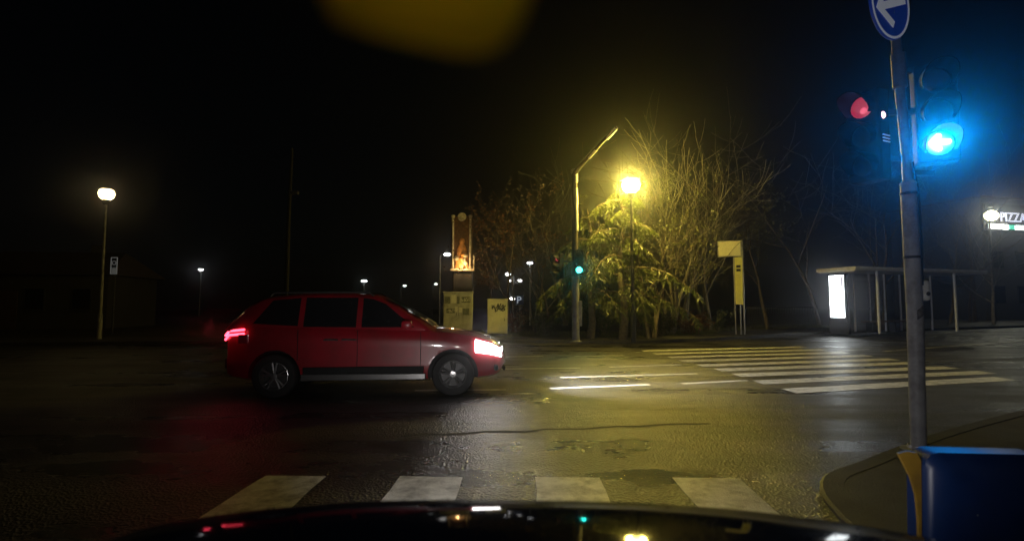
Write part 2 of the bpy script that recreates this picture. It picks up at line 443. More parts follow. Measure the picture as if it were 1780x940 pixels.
# ================================================================ SIGNAL MAST (centre)
def lens_cap(m, c, nrm, r, n=18, bulge=.25):
    q = V((0, 0, 1)).rotation_difference(V(nrm)).to_matrix()
    m.lathe([(r, 0), (r * .9, r * bulge * .35), (r * .6, r * bulge * .75), (r * .3, r * bulge * .95), (.001, r * bulge)], c=c, n=n, M=q)
def signal_head(parent, loc, rz, states, r=.1, name='signal_head', backplate=True):
    """three-lens head facing local -Y; states: list of lens materials top to bottom"""
    s = r / .1
    h = MB(); n = len(states); pitch = .27 * s
    h.box((0, .09 * s, 0), (.29 * s, .16 * s, pitch * n + .03), bev=.02)
    e_ = bpy.data.objects.new(name, None)
    ho = h.build(name, M_BLACK, parent, loc, rz)
    for i, mm in enumerate(states):
        z = pitch * (n - 1) / 2 - pitch * i
        L = MB(); lens_cap(L, (0, .008, z), (0, -1, 0), r); L.build('lens', mm, ho, smooth=True)
        vz = MB()
        q = Matrix.Rotation(R(90), 3, 'X')
        for rr in (r * 1.12, r * 1.17): pass
        a0, a1 = R(-35), R(215); k = 16; o_ = len(vz.v)
        for j in range(k + 1):
            an = a0 + (a1 - a0) * j / k; dep = .22 * s * (.35 + .65 * sm(sin(an), -.5, .8))
            for rr in (r * 1.12, r * 1.18):
                vz.v += [(cos(an) * rr, .01, z + sin(an) * rr), (cos(an) * rr * 1.02, -dep, z + sin(an) * rr * 1.02 - .015 * s)]
        for j in range(k):
            o2 = j * 4
            vz.f += [(o2, o2 + 1, o2 + 5, o2 + 4), (o2 + 2, o2 + 6, o2 + 7, o2 + 3), (o2 + 1, o2 + 3, o2 + 7, o2 + 5)]
        vz.build('visor', M_BLACK, ho, smooth=True)
    return ho
M_LOFF = mat('unlit_lens', (.015, .015, .015), .5, spec=.2)
M_LRED_OFF = mat('unlit_red_lens', (.05, .006, .008), .15)
M_LGRN = sign_emit('green_lens_lit', (.05, 1, .75), 10)
M_LREDD = sign_emit('red_lens_faint', (1, .02, .07), .32)
M_LRED = sign_emit('red_lens_dim', (1, .03, .08), .7)

M_BROWNP = mat('brown_painted_steel', (.06, .05, .045), .5, var=.3)
mb_ = G(1001, 594, .12)
mast = thing('signal_mast', 'grey signal mast with a green light and long overhead arm left of the yellow lamp', 'traffic light', mb_)
H = D(1002, 296, mb_.y).z - .12
zs_ = D(1002, 480, mb_.y).z - .12
m = MB(); m.tube([(0, 0, 0), (0, 0, .03), (0, 0, .05), (0, 0, zs_)], [.2, .2, .13, .125], 18); m.build('lower_mast', M_GREYP, mast, smooth=True)
m = MB(); m.tube([(0, 0, zs_), (0, 0, H)], [.115, .09], 18); m.build('upper_mast', M_BROWNP, mast, smooth=True)
tip = D(1071, 221, mb_.y - 4.0) - mb_
m = MB()
pa = V((0, 0, H - .1)); pts = []
for i in range(13):
    t = i / 12; p = pa.lerp(tip, t); p.z += .05 * sin(pi * t) * (1 - t); pts.append(p)
m.tube(pts, [.085 - .045 * i / 12 for i in range(13)], 12); m.build('arm', M_BROWNP, mast, smooth=True)
m = MB(); m.lathe([(.105, H - .12), (.125, H - .1), (.125, H + .02), (.02, H + .06)], n=16); m.build('mast_cap', M_GREYP, mast, smooth=True)
# pale strips painted in as lamplit highlights on mast and arm
M_HIGHLIGHT = mat('pale_highlight', (.78, .77, .7), .35, var=.06)
for z0, z1 in ((D(1002, 402, mb_.y).z, D(1002, 328, mb_.y).z), (D(1002, 470, mb_.y).z, D(1002, 446, mb_.y).z), (D(1002, 318, mb_.y).z, D(1002, 303, mb_.y).z)):
    m = MB(); m.tube([(.055, -.065, z0 - .12), (.05, -.062, z1 - .12)], .055, 10); m.build('highlight_strip', M_HIGHLIGHT, mast, smooth=True)
for f0, f1 in ((.42, .62), (.9, 1.0)):
    a, c = pts[int(f0 * 12)], pts[min(12, int(round(f1 * 12)))]
    m = MB(); m.tube([a + V((.0, 0, -.055)), c + V((.0, 0, -.035))], .05, 10); m.build('highlight_strip', M_HIGHLIGHT, mast, smooth=True)
gz = D(1006, 470, mb_.y).z - .12
gh = signal_head(mast, (.1, -.24, gz + .27), R(-3), [M_LOFF, M_LOFF, M_LGRN], r=.1)
light('signal_glow', 'SPOT', (.1, -.42, gz), 14, (.03, 1, .8), mast, .07, aim=(-.05, -1, -.12), spot=R(100), blend=.8)
for dz in (.3, .1): MB().box((.02, -.12, gz + dz), (.05, .16, .06)).build('bracket', M_DARKP, mast)
rh = signal_head(mast, (-.62, -.1, D(973, 450, mb_.y).z - .12 - .25), R(-62), [M_LRED, M_LOFF, M_LOFF], r=.1)
m = MB(); m.box((-.33, -.02, gz + .3), (.5, .05, .05)); m.build('bracket', M_DARKP, mast)
m = MB(); m.box((.15, -.02, .95), (.12, .14, .85), bev=.015); m.build('control_box', M_GREYP, mast)

# ================================================================ RIGHT SIGN POST with arrow signal
pb = G(1597, 782, .032)
post = thing('signal_post', 'grey steel post with lit blue green arrow signal and round blue arrow sign', 'traffic light', pb)
py = pb.y
hb = D(1601, 320, py).z - pb.z; ht = D(1545, -12, py).z - pb.z
lean = V((.012, 0, 0))
m = MB(); m.lathe([(.14, 0), (.14, .015), (.085, .02), (.08, .05)], n=20); m.build('base_plate', M_GALV, post, smooth=True)
m = MB(); m.tube([(0, 0, .01), (.03, 0, 1.2), (.03, 0, hb)], [.062, .066, .066], 20); m.build('lower_tube', M_GREYP, post, smooth=True)
xt = D(1556, 70, py).x - pb.x
m = MB(); m.tube([(.03, 0, hb - .02), (.03, 0, hb + .3), (xt * .35, 0, hb + (ht - hb) * .55), (xt, 0, ht)], [.045, .045, .042, .04], 16); m.build('upper_tube', M_GALV, post, smooth=True)
m = MB(); m.lathe([(.068, hb - .01), (.07, hb + .005), (.05, hb + .03)], n=20, c=(.03, 0, 0)); m.build('tube_joint', M_GALV, post, smooth=True)
m = MB(); m.tube([(xt * .62, -.02, ht - .95), (xt * .78, -.02, ht - .62)], .06, 14); m.build('clamp_sleeve', M_GALV, post, smooth=True)
# round blue sign, turned so that it is seen as an ellipse
sc_ = D(1546, 8, py - .2) - pb
M_SBLUE = mat('sign_blue_glow', (.012, .05, .42), .35, var=.08, emit=(.02, .06, .5), estr=.08); M_SWHITE = mat('sign_white_glow', (.75, .76, .78), .4, var=.05, emit=(.8, .85, 1), estr=.12)  # weak emission stands in for headlight shine returned by the sign
srot = Euler((R(4), R(-22), R(26)), 'XYZ').to_matrix()
Q = srot @ Matrix.Rotation(R(90), 3, 'X')
m = MB(); m.lathe([(.001, -.012), (.32, -.012), (.325, -.006), (.325, .006), (.32, .012), (.001, .012)], n=40, c=sc_, M=Q)
disc = m.build('blue_sign', M_SBLUE, post, smooth=True)
m = MB(); m.lathe([(.294, .013), (.294, .016), (.316, .016), (.316, .013)], n=40, c=sc_, M=Q); m.build('sign_rim', M_SWHITE, disc, smooth=True)
# arrow: shaft pointing left with two barbs
def bar(p, q, w): 
    p = V(p + (0,)); q = V(q + (0,)); t = (q - p).normalized(); n_ = V((-t.y, t.x, 0)) * w / 2
    return [(p + n_)[:2], (p - n_)[:2], (q - n_)[:2], (q + n_)[:2]]
m = MB()
for i, (p, q, w) in enumerate((((.25, 0), (-.19, 0), .07), ((-.235, -.022), (-.02, .19), .066), ((-.235, .022), (-.02, -.19), .066))):
    m.prism([tuple(x) for x in bar(p, q, w)], .0135 + i * .0006, .0165 + i * .0006, M=Q, c=sc_)
m.build('arrow', M_SWHITE, disc)
m = MB(); m.box(sc_ + V((.03, .11, -.05)), (.06, .18, .05)); m.build('sign_bracket', M_GALV, post)

# main head: lit left arrow at the bottom lens, facing the camera
AR = D(1633, 249, py - .1) - pb
RS = .112
M_LRING = sign_emit('cyan_lens_glow', (.0, .5, .7), .3)
M_ARROW = sign_emit('cyan_arrow_lit', (.45, 1, 1), 14)
hrot = R(-26)
mh = signal_head(post, AR + V((.0, .0, .27 * RS / .1)), hrot, [M_LRED_OFF, M_LOFF, M_LRING], r=RS)
ar = MB(); Qa = Matrix.Rotation(R(90), 3, 'X')
ca = V((0, -.03, -.27 * RS / .1))
def rbar(p, q, w):
    p = V(p + (0,)); q = V(q + (0,)); t = (q - p).normalized(); n_ = V((-t.y, t.x, 0)); out = []
    for k in range(7): a = pi / 2 + pi * k / 6; out.append((p + (n_ * sin(a) + t * cos(a)) * w / 2)[:2])
    for k in range(7): a = -pi / 2 + pi * k / 6; out.append((q + (n_ * sin(a) + t * cos(a)) * w / 2)[:2])
    return [tuple(x) for x in out]
for i, (p, q, w) in enumerate((((.06, 0), (-.065, 0), .038), ((-.065, 0), (-.015, .06), .042), ((-.065, 0), (-.015, -.06), .042))):
    ar.prism(rbar(p, q, w), .0 + i * .0007, .006 + i * .0007, M=Qa, c=ca)
ar.build('lit_arrow', M_ARROW, mh)
gl_ = AR + V((sin(hrot) * .07, -cos(hrot) * .07, 0))
light('arrow_glow', 'SPOT', gl_, 560, (.0, .30, 1.0), post, .02, aim=(V((0, 0, CAM_Z - .25)) - (pb + gl_)), spot=R(60), blend=1.0)
m = MB()
for dz in (-.25, .35, .75): MB().box((AR.x * .5 + .02, .03, AR.z + dz), (abs(AR.x) + .02, .05, .045)).build('head_bracket', M_DARKP, post)
# side head for the other direction, seen obliquely
SR = D(1478, 188, py + .05) - pb
sh = signal_head(post, SR + V((.12, .02, -.27)), R(-64), [M_LREDD, M_LOFF, M_LOFF], r=.105)
m = MB(); lens_cap(m, (.03, -.022, .235), (0, -1, 0), .03); m.build('lamp_core', sign_emit('red_core', (1, .12, .2), .9), sh, smooth=True)
m = MB()
for k in range(3): MB().box((.155, .1, -.02 - .03 * k), (.01, .11, .010)).build('vent_slat', M_SWHITE, sh)
sh2 = MB(); lens_cap(sh2, (.15, .06, .17), (1, -.4, 0), .035); sh2.build('hood_glint', sign_emit('pink_glint', (1, .45, .5), 5), sh, smooth=True)  # glowing cap stands in for the red lamp's reflection in the hood
for dz in (.05, .5): MB().box(((SR.x + .05) / 2 + .1, .04, SR.z - dz), (abs(SR.x) * .55, .04, .05)).build('head_bracket', M_DARKP, post)
for zc in (1.75, 2.35):
    m = MB(); m.lathe([(.067, zc), (.071, zc + .003), (.071, zc + .022), (.067, zc + .025)], n=20, c=(.03, 0, 0)); m.build('band', M_DARKP, post, smooth=True)
m = MB()
for k in range(5): a = R(-115 + 14 * k); m.v += [(.03 + .0675 * cos(a), .0675 * sin(a), 1.18 + .012 * k), (.03 + .0675 * cos(a), .0675 * sin(a), 1.27 + .012 * k)]
for k in range(4): m.f.append((2 * k, 2 * k + 1, 2 * k + 3, 2 * k + 2))
m.build('torn_sticker', mat('sticker', (.12, .11, .10), .6, var=.6, scale=40), post)
m = MB(); m.tube([(.075, -.05, 1.5), (.085, -.055, 1.9), (.08, -.05, hb - .05), (.05, -.04, hb + .2)], .009, 6); m.build('cable', M_BLACK, post, smooth=True)
# push button box
pz = D(1617, 505, py).z - pb.z
m = MB(); m.box((.115, -.01, pz), (.06, .1, .19), bev=.024); pbx = m.build('push_button_box', M_WHITEP, post, smooth=True)
m = MB(); lens_cap(m, (.115, -.062, pz - .03), (0, -1, 0), .02); m.build('button', M_DARKP, pbx)

# ================================================================ ISLAND MARKER (blue with yellow edge)
ib = V((2.37, 2.52, .032))
mk = thing('traffic_marker', 'low blue round topped marker with yellow edge below the sign post', 'bollard', ib, 0)
M_MBLUE = mat('marker_blue', (.004, .02, .09), .4, var=.2, dirt=((.01, .02, .06), 4)); M_MYEL = mat('marker_yellow', (.22, .13, .015), .45, var=.15, dirt=((.12, .07, .02), 5))
Hh = .52
def pxz(u, v): q = D(u, v, ib.y) - ib; return (q.x, q.z)
blue = [pxz(1601, 960), pxz(1601, 812), pxz(1604, 797), pxz(1612, 788), pxz(1626, 784), pxz(1800, 788), pxz(1840, 800), pxz(1856, 830), pxz(1858, 960)]
blue[0] = (blue[0][0], .03); blue[-1] = (blue[-1][0], .03)
cx_ = (blue[0][0] + blue[-1][0]) / 2
m = MB(); n_ = len(blue)      # convex front, flat back
for yy, sc2 in ((.09, 1.0), (-.02, 1.0), (-.05, .93), (-.075, .7), (-.085, .35)):
    for x, z in blue: m.v.append((cx_ + (x - cx_) * sc2, yy, .25 + (z - .25) * sc2))
for r_ in range(4):
    for i in range(n_): m.f.append((r_ * n_ + i, r_ * n_ + (i + 1) % n_, (r_ + 1) * n_ + (i + 1) % n_, (r_ + 1) * n_ + i))
m.f.append(tuple(range(n_))[::-1]); m.f.append(tuple(4 * n_ + i for i in range(n_)))
m.build('blue_panel', M_MBLUE, mk, smooth=True)
yel = [pxz(u, v) for u, v in ((1560, 787), (1576, 783), (1592, 786), (1599, 800), (1600, 850), (1600, 960), (1596, 960), (1595, 900), (1591, 860), (1582, 830), (1571, 808))]
m = MB(); m.prism([(x, -z) for x, z in yel], -.008, .008, M=Matrix.Rotation(R(-90), 3, 'X'), c=(0, .0, 0)); m.build('yellow_edge', M_MYEL, mk)
for bx, bz in ((.16, .1), (.16, .36)):
    m = MB(); lens_cap(m, (cx_ + bx - .3, -.08, bz), (0, -1, 0), .012); m.build('bolt', M_GALV, mk)
m = MB(); m.box((cx_, .02, .02), (.8, .26, .05), bev=.02); m.build('foot', M_BLACK, mk)

# ================================================================ BUS STOP SIGN
sb = G(1287, 581, .118); y = sb.y
tt = thing('bus_stop_sign', 'tall yellowish bus stop sign with a flag box left of the shelter', 'sign', sb, R(-24))
k = y / 900 * 1.02
zt = D(1280, 418, y).z - .118; zf = D(1280, 446, y).z - .118; zp = D(1287, 528, y).z - .118
M_CREAM = mat('cream_enamel', (.72, .68, .5), .45, var=.06)
for x in (-.17, .17): 
    m = MB(); m.tube([(x, 0, 0), (x, 0, zt - .03)], .035, 10); m.build('post', M_GALV, tt, smooth=True)
m = MB(); m.tube([(.03, .09, 0), (.03, .09, zf)], .03, 10); m.build('post', M_GALV, tt, smooth=True)
m = MB(); m.box((-.33, -.02, (zt + zf) / 2), (.95, .16, zt - zf), bev=.015); fl = m.build('flag_box', M_GREYP, tt)
m = MB(); m.box((-.33, -.105, (zt + zf) / 2), (.86, .012, zt - zf - .08)); m.build('flag_face', M_CREAM, fl)
m = MB(); m.box((0, -.05, (zf + zp) / 2 - .02), (.28, .05, zf - zp)); pl = m.build('timetable_plate', mat('lime_enamel', (.7, .66, .2), .45, var=.06), tt)
m = MB()
for dz in (.42, .58): MB().box((0, -.079, zf - dz), (.17, .006, .11), bev=.002).build('pictogram', M_BLACK, pl)
m = MB()
for j in range(14): MB().box((random.uniform(-.02, .02), -.0775, zf - .8 - j * .085), (random.uniform(.12, .2), .005, .012)).build('timetable_line', mat('print_grey', (.25, .24, .1), .6), pl)

# ================================================================ BUS SHELTER
hb_ = G(1468, 577.5, .118)
SH = thing('bus_shelter', 'long dark bus shelter with a flat roof behind the zebra crossing', 'bus shelter', hb_, R(19))
yS = hb_.y
zr = D(1480, 474, yS).z - .118
L_ = 7.6
M_ALU = mat('shelter_aluminium', (.62, .62, .66), .45, var=.1)
m = MB(); m.box((L_ / 2 - .6, -.55, zr + .09), (L_ + 1.0, 1.9, .16), bev=.03); rf = m.build('roof', mat('roof_grey', (.5, .47, .4), .55, var=.2), SH)
m = MB(); m.box((L_ / 2 - .6, -1.515, zr + .13), (L_ + .9, .02, .05)); m.build('roof_trim', M_WHITEP, rf)
m = MB(); m.box((-1.0, -.55, zr - .0), (.12, 1.7, .05)); m.build('end_trim', M_WHITEP, rf)
for x in (.15, 1.05, 2.05, 3.05, 4.1, 5.2, 6.3): 
    m = MB(); m.box((x, .28, zr / 2), (.06, .06, zr)); m.build('post', M_ALU, SH)
for x in (.55, 3.0, 5.6):
    m = MB(); m.box((x, -1.2, zr / 2), (.08, .08, zr)); m.build('post', M_ALU, SH)
M_PANE = mat('shelter_glass', (.9, .92, .95), .03, trans=1.0, ior=1.02, var=.01)
xs = (.15, 1.05, 2.05, 3.05, 4.1, 5.2, 6.3)
for a_, c_ in zip(xs[:-1], xs[1:]):
    m = MB(); m.box(((a_ + c_) / 2, .28, zr * .53), (c_ - a_ - .08, .012, zr * .72)); m.build('glass_pane', M_PANE, SH)
m = MB(); m.box((3.1, .0, .47), (3.6, .38, .05), bev=.01)
bn = m.build('bench', mat('bench_wood', (.16, .09, .05), .6), SH)
for x in (1.6, 3.1, 4.6):
    m = MB(); m.box((x, .0, .22), (.06, .3, .44)); m.build('bench_leg', M_DARKP, bn)
# lit advertising panel on the left end
b0 = -.95; zp0, zp1 = D(1440, 551, yS - .3).z - .118, D(1440, 480, yS - .3).z - .118
m = MB(); m.box((b0, -.55, (zp0 + zp1) / 2 - .08), (.2, .82, zp1 - zp0 + .34), bev=.02); adp = m.build('advert_case', M_BLACK, SH)
m = MB(); m.box((b0, -.55, .3), (.14, .9, .62)); m.build('advert_plinth', M_BLACK, SH)
def poster_mat():
    m_ = bpy.data.materials.new('advert_poster'); m_.use_nodes = True; n = m_.node_tree.nodes; l = m_.node_tree.links; p = n['Principled BSDF']
    tc = n.new('ShaderNodeTexCoord'); mp = n.new('ShaderNodeMapping'); mp.inputs['Scale'].default_value = (1, 2.2, 1.1); l.new(tc.outputs['Object'], mp.inputs['Vector'])
    q = n.new('ShaderNodeTexNoise'); q.inputs['Scale'].default_value = 1.3; l.new(mp.outputs[0], q.inputs['Vector'])
    r = n.new('ShaderNodeValToRGB'); r.color_ramp.elements[0].position = .40; r.color_ramp.elements[0].color = (.012, .014, .035, 1); r.color_ramp.elements[1].position = .47; r.color_ramp.elements[1].color = (.9, .97, 1, 1)
    l.new(q.outputs['Fac'], r.inputs['Fac']); l.new(r.outputs[0], p.inputs['Emission Color']); l.new(r.outputs[0], p.inputs['Base Color']); p.inputs['Emission Strength'].default_value = 9
    return m_
m = MB(); m.box((b0 - .108, -.55, (zp0 + zp1) / 2), (.012, .68, zp1 - zp0)); m.build('lit_poster', poster_mat(), adp)
M_PRINT = sign_emit('poster_print_grey', (.5, .5, .75), .45)
ph = zp1 - zp0
for k, (yy, zz, wy, hz_) in enumerate(((.26, .84, .10, .26), (.12, .86, .06, .22), (.27, .42, .05, .16), (-.2, .2, .09, .2), (-.02, .08, .34, .03), (-.05, .13, .28, .02))):
    MB().box((b0 - .1155 - .0006 * k, -.55 - yy, zp0 + ph * zz), (.003, wy, ph * hz_)).build('poster_print', M_PRINT, adp)

# railing fence behind the stop
fb = G(1306, 574, .06); fe = fb + V((5.2, 2.6, 0))
fn = thing('railing_fence', 'dark vertical bar railing between the bus stop sign and shelter', 'fence', fb)
dd = fe - fb
for z in (.12, 1.15):
    m = MB(); m.tube([V((0, .8, z)), dd + V((0, .8, z))], .02, 6); m.build('rail', M_DARKP, fn)
bar_me = MB().tube([(0, 0, 0), (0, 0, 1.2)], .011, 6)
b0_ = bar_me.build('bar', M_DARKP, fn, V((0, .8, 0)))
for i in range(1, 42):
    c_ = b0_.copy(); COL.objects.link(c_); c_.location = dd * (i / 41) + V((0, .8, 0))

# ================================================================ CABINETS
def scribble(seed, w, h, n, m_, parent, c, wid=.022, name='graffiti'):
    rnd = random.Random(seed); b = MB(); x = -w / 2
    for s_ in range(n):
        pts = []; px = x + w * s_ / n
        for j in range(7): pts.append(V((px + rnd.uniform(-.01, w / n * 1.5), 0, rnd.uniform(-h / 2, h / 2))))
        pts = smooth_line(pts, 4); o_ = len(b.v)
        for i, p in enumerate(pts):
            t = (pts[min(i + 1, len(pts) - 1)] - pts[max(i - 1, 0)]); t = t.normalized() if t.length else V((1, 0, 0)); nr = V((-t.z, 0, t.x)) * wid / 2
            yy = -.0003 * s_
            b.v += [(c[0] + p.x + nr.x, c[1] + yy, c[2] + p.z + nr.z), (c[0] + p.x - nr.x, c[1] + yy, c[2] + p.z - nr.z)]
        for i in range(len(pts) - 1): b.f.append((o_ + 2 * i, o_ + 2 * i + 1, o_ + 2 * i + 3, o_ + 2 * i + 2))
    return b.build(name, m_, parent)
M_CAB = mat('cabinet_grey', (.42, .42, .36), .55, var=.12, scale=4, dirt=((.16, .15, .12), 3))
M_CAB2 = mat('cabinet_beige', (.62, .62, .46), .5, var=.06, scale=3, dirt=((.4, .39, .28), 2))
M_INK = mat('marker_ink', (.03, .035, .02), .5); M_PAPER = mat('poster_paper', (.6, .6, .5), .7, var=.15, scale=25)
M_POSTD = mat('poster_dark', (.10, .11, .08), .7, var=.7, scale=16)
yc = 21.0; a = D(770, 560, yc); w = D(821, 560, yc).x - a.x; zt = D(795, 509, yc).z - .118
cb = thing('utility_cabinet', 'grey utility cabinet covered in small posters behind the red car', 'cabinet', (a.x + w / 2, yc, .118))
m = MB(); m.box((0, .2, zt / 2 + .04), (w, .4, zt - .08), bev=.01); cbody = m.build('cabinet_body', M_CAB, cb)
m = MB(); m.box((0, .2, zt + .02), (w + .06, .48, .06), bev=.012); m.build('lid', M_CAB, cb)
m = MB(); m.box((0, .2, .05), (w - .06, .34, .1)); m.build('plinth', M_KERB, cb)
for s_ in (-1, 1):
    m = MB(); m.box((s_ * (w / 4), -.008, zt * .52), (w / 2 - .07, .016, zt - .2)); dr = m.build('door', M_CAB, cb)
    m = MB(); m.box((s_ * .05, -.025, zt * .5), (.02, .02, .12)); m.build('handle', M_DARKP, dr)
for i, (x, z, ww, hh, mm) in enumerate(((-.42, .83, .22, .28, M_POSTD), (-.16, .86, .2, .34, M_PAPER), (.02, .83, .1, .3, M_POSTD), (.33, .84, .36, .24, M_POSTD), (-.28, .58, .34, .18, M_POSTD), (.33, .56, .26, .26, M_POSTD), (.12, .6, .12, .2, M_PAPER), (-.05, .62, .1, .22, M_PAPER))):
    m = MB(); m.box((x * w / 1.17, -.0195 - .001 * i, z * zt), (ww, .004, hh)); m.build('poster', mm, cb)
scribble(3, .34, .16, 4, M_PAPER, cb, (.3, -.032, .84 * zt), .012); scribble(5, .26, .12, 3, M_PAPER, cb, (-.28, -.032, .58 * zt), .012)
yc = 20.6; a = D(847, 560, yc); w = D(882, 560, yc).x - a.x; zt = D(865, 520, yc).z - .118
cb2 = thing('utility_cabinet', 'plain beige utility cabinet with a dark graffiti tag', 'cabinet', (a.x + w / 2, yc, .118))
m = MB(); m.box((0, .2, zt / 2 + .05), (w, .4, zt - .1), bev=.012); m.build('cabinet_body', M_CAB2, cb2)
m = MB(); m.box((0, .2, zt - .01), (w + .04, .45, .05), bev=.012); m.build('lid', M_CAB2, cb2)
m = MB(); m.box((0, .2, .05), (w - .05, .34, .1)); m.build('plinth', M_KERB, cb2)
m = MB(); m.box((0, -.006, zt * .52), (w - .1, .012, zt - .22)); dr = m.build('door', M_CAB2, cb2)
m = MB(); m.box((w / 2 - .12, -.02, zt * .45), (.02, .02, .1)); m.build('handle', M_DARKP, dr)
scribble(11, .5, .32, 5, M_INK, cb2, (.04, -.014, zt * .78), .035)

# ================================================================ LIT FRAMED PANEL on a dark pillar
yp = 27.0; a = D(783, 470, yp); b_ = D(825, 470, yp); W2 = b_.x - a.x; z0 = a.z; z1 = D(800, 377, yp).z
pn = thing('picture_pillar', 'tall dark pillar carrying an amber lit framed relief with round crest', 'monument', (a.x + W2 / 2, yp, .06))
m = MB(); m.box((0, .35, z0 / 2 - .05), (W2 * .8, .5, z0 - .1), bev=.03); m.build('pillar', M_DARKP, pn)
m = MB(); m.box((-.05, .18, (z0 + z1) / 2), (W2 * .9, .16, z1 - z0)); m.build('back_panel', mat('niche_brown', (.1, .05, .02), .7, var=.4), pn)
M_STONE = mat('pale_carved_stone', (.5, .46, .38), .7, var=.45, scale=5, bump=.6, bscale=14)
M_AMBER = mat('amber_relief', (.55, .26, .08), .55, var=.5, scale=4, bump=.6, bscale=10)
m = MB(); m.box((0, .0, z0 - .03), (W2 * 1.02, .4, .12), bev=.02); m.build('ledge', M_STONE, pn)
for s_ in (-1, 1):
    m = MB(); x = s_ * W2 * .36 - .06
    m.lathe([(.07, z0 + .05), (.09, z0 + .1), (.055, z0 + .2), (.06, z0 + 1.4), (.05, z1 - .15), (.08, z1 - .08), (.1, z1 - .02), (.1, z1 + .03), (.01, z1 + .04)], c=(x, .03, 0), n=12); m.build('column', M_STONE, pn, smooth=True)
m = MB(); m.lathe([(.2, -.05), (.23, 0), (.2, .05), (.14, .05), (.12, .02), (.001, .02)], c=(-.05, 0, z1 - .05), n=20, M=Matrix.Rotation(R(90), 3, 'X')); m.build('crest', M_STONE, pn, smooth=True)
# relief figure: seated robed shape with arched back
m = MB(); hh = (z1 - z0)
m.lathe([(.36, 0), (.38, .1), (.33, .3), (.34, .5), (.26, .8), (.27, 1.0), (.17, 1.22), (.12, 1.3), (.15, 1.42), (.13, 1.56), (.02, 1.62)], c=(-.05, .06, z0 + .04), n=16, M=Matrix.Diagonal((1, .35, 1)))
m.build('relief_figure', M_AMBER, pn, smooth=True)
for i in range(7):
    m = MB(); q = random.uniform
    m.lathe([(.02, -.05), (.1, -.03), (.13, .03), (.07, .09), (.01, .1)], c=(-.05 + q(-.3, .3), -.07, z0 + .15 + q(0, .6)), n=10, M=Matrix.Rotation(R(80), 3, 'X')); m.build('relief_ornament', M_AMBER if i % 2 else M_STONE, pn, smooth=True)
m = MB(); m.box((W2 * .46, -.02, z0 + .35), (.06, .06, .75)); m.build('side_bracket', M_STONE, pn)
light('panel_lamp', 'POINT', (0, -.55, z0 + .12), 60, (1, .6, .22), pn, .06)
m = MB(); m.box((0, -.5, z0 - .02), (.3, .1, .06), bev=.02); m.box((0, -.3, z0 - .04), (.05, .35, .03)); m.build('lamp_holder', M_DARKP, pn)

# parking sign
yk = 30; c = D(903, 521, yk)
ps = thing('parking_sign', 'small dim parking sign with the letter P right of the plain cabinet', 'sign', (c.x, yk, .06))
m = MB(); m.tube([(0, .04, 0), (0, .04, c.z + .25)], .03, 8); m.build('post', M_GALV, ps)
m = MB(); m.box((0, 0, c.z - .06), (.5, .03, .6), bev=.01); pp = m.build('plate', mat('parking_blue', (.03, .06, .2), .4), ps)
text_mesh('P', .55, .004, 'letter', sign_emit('letter_pale', (.5, .6, .8), .5), pp, (-.17, -.022, c.z - .25), (R(90), 0, 0))

# ================================================================ LEFT SIDE: framed signal sign, tall mast, house
yk = 24; c = D(199, 464, yk)
fs = thing('framed_sign', 'narrow dark signal board with a white border by the left lamp post', 'sign', (c.x, yk, .06))
m = MB(); m.tube([(0, .06, 0), (0, .06, c.z + .3)], .035, 8); m.build('post', M_DARKP, fs)
m = MB(); m.box((0, 0, c.z), (.3, .06, .76), bev=.02); bo = m.build('board', M_BLACK, fs)
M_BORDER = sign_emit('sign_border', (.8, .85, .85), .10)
for (x, z, ww, hh) in ((-.14, 0, .03, .78), (.14, 0, .03, .78), (0, .375, .25, .03), (0, -.375, .25, .03), (0, -.1, .25, .02)):
    m = MB(); m.box((x, -.035, c.z + z), (ww, .012, hh)); m.build('border', M_BORDER, bo)
m = MB(); m.lathe([(.075, -.006), (.1, -.006), (.1, .006), (.075, .006)], c=(0, -.036, c.z + .13), n=16, M=Matrix.Rotation(R(90), 3, 'X')); m.build('ring', M_BORDER, bo)
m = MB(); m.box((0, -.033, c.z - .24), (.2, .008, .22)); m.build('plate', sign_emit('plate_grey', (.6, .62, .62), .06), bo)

yk = 19.5; tp = D(505, 262, yk)
tm = thing('tall_mast', 'faint tall thin mast rising above the red car', 'pole', (tp.x, yk, .1))
m = MB(); m.tube([(0, 0, 0), (0, 0, tp.z * .6), (.06, 0, tp.z)], [.1, .075, .05], 10); m.build('pole', M_BLACK, tm, smooth=True)
zz = D(505, 340, yk).z
m = MB(); m.box((.18, 0, zz), (.34, .16, .14), bev=.02); m.build('bracket', M_DARKP, tm)

M_PLAST = mat('dark_render', (.045, .042, .04), .85, var=.2, scale=1.5)
M_ROOF = mat('dark_tiles', (.06, .045, .04), .8, var=.3, scale=6, bump=.5, bscale=8)
hp = D(70, 560, 27); ho = thing('low_house', 'low dark house at the far left beside the lamp post', 'house', (hp.x - 1.5, 28, .05), R(8))
m = MB(); m.box((0, 2.5, 1.5), (7.5, 5, 3.0)); m.build('wall', M_PLAST, ho)
m = MB(); m.add([(-4.1, -.5, 2.95), (4.1, -.5, 2.95), (4.1, 5.5, 2.95), (-4.1, 5.5, 2.95), (-3.2, 2.5, 4.4), (3.2, 2.5, 4.4)], [(0, 1, 5, 4), (2, 3, 4, 5), (1, 2, 5), (3, 0, 4), (0, 3, 2, 1)]); rf = m.build('roof', M_ROOF, ho)
m = MB(); m.box((1.6, 2.7, 4.4), (.5, .5, .9)); m.build('chimney', M_PLAST, rf)
for x in (-2.4, .2, 2.5):
    m = MB(); m.box((x, -.02, 1.65), (1.0, .06, 1.2)); wi = m.build('window', M_DARKP, ho)
    m = MB(); m.box((x, -.055, 1.65), (.86, .014, 1.06)); m.build('pane', M_GLASS, wi)
    m = MB(); m.box((x, -.08, 1.0), (1.12, .14, .05)); m.build('sill', M_DARKP, wi)
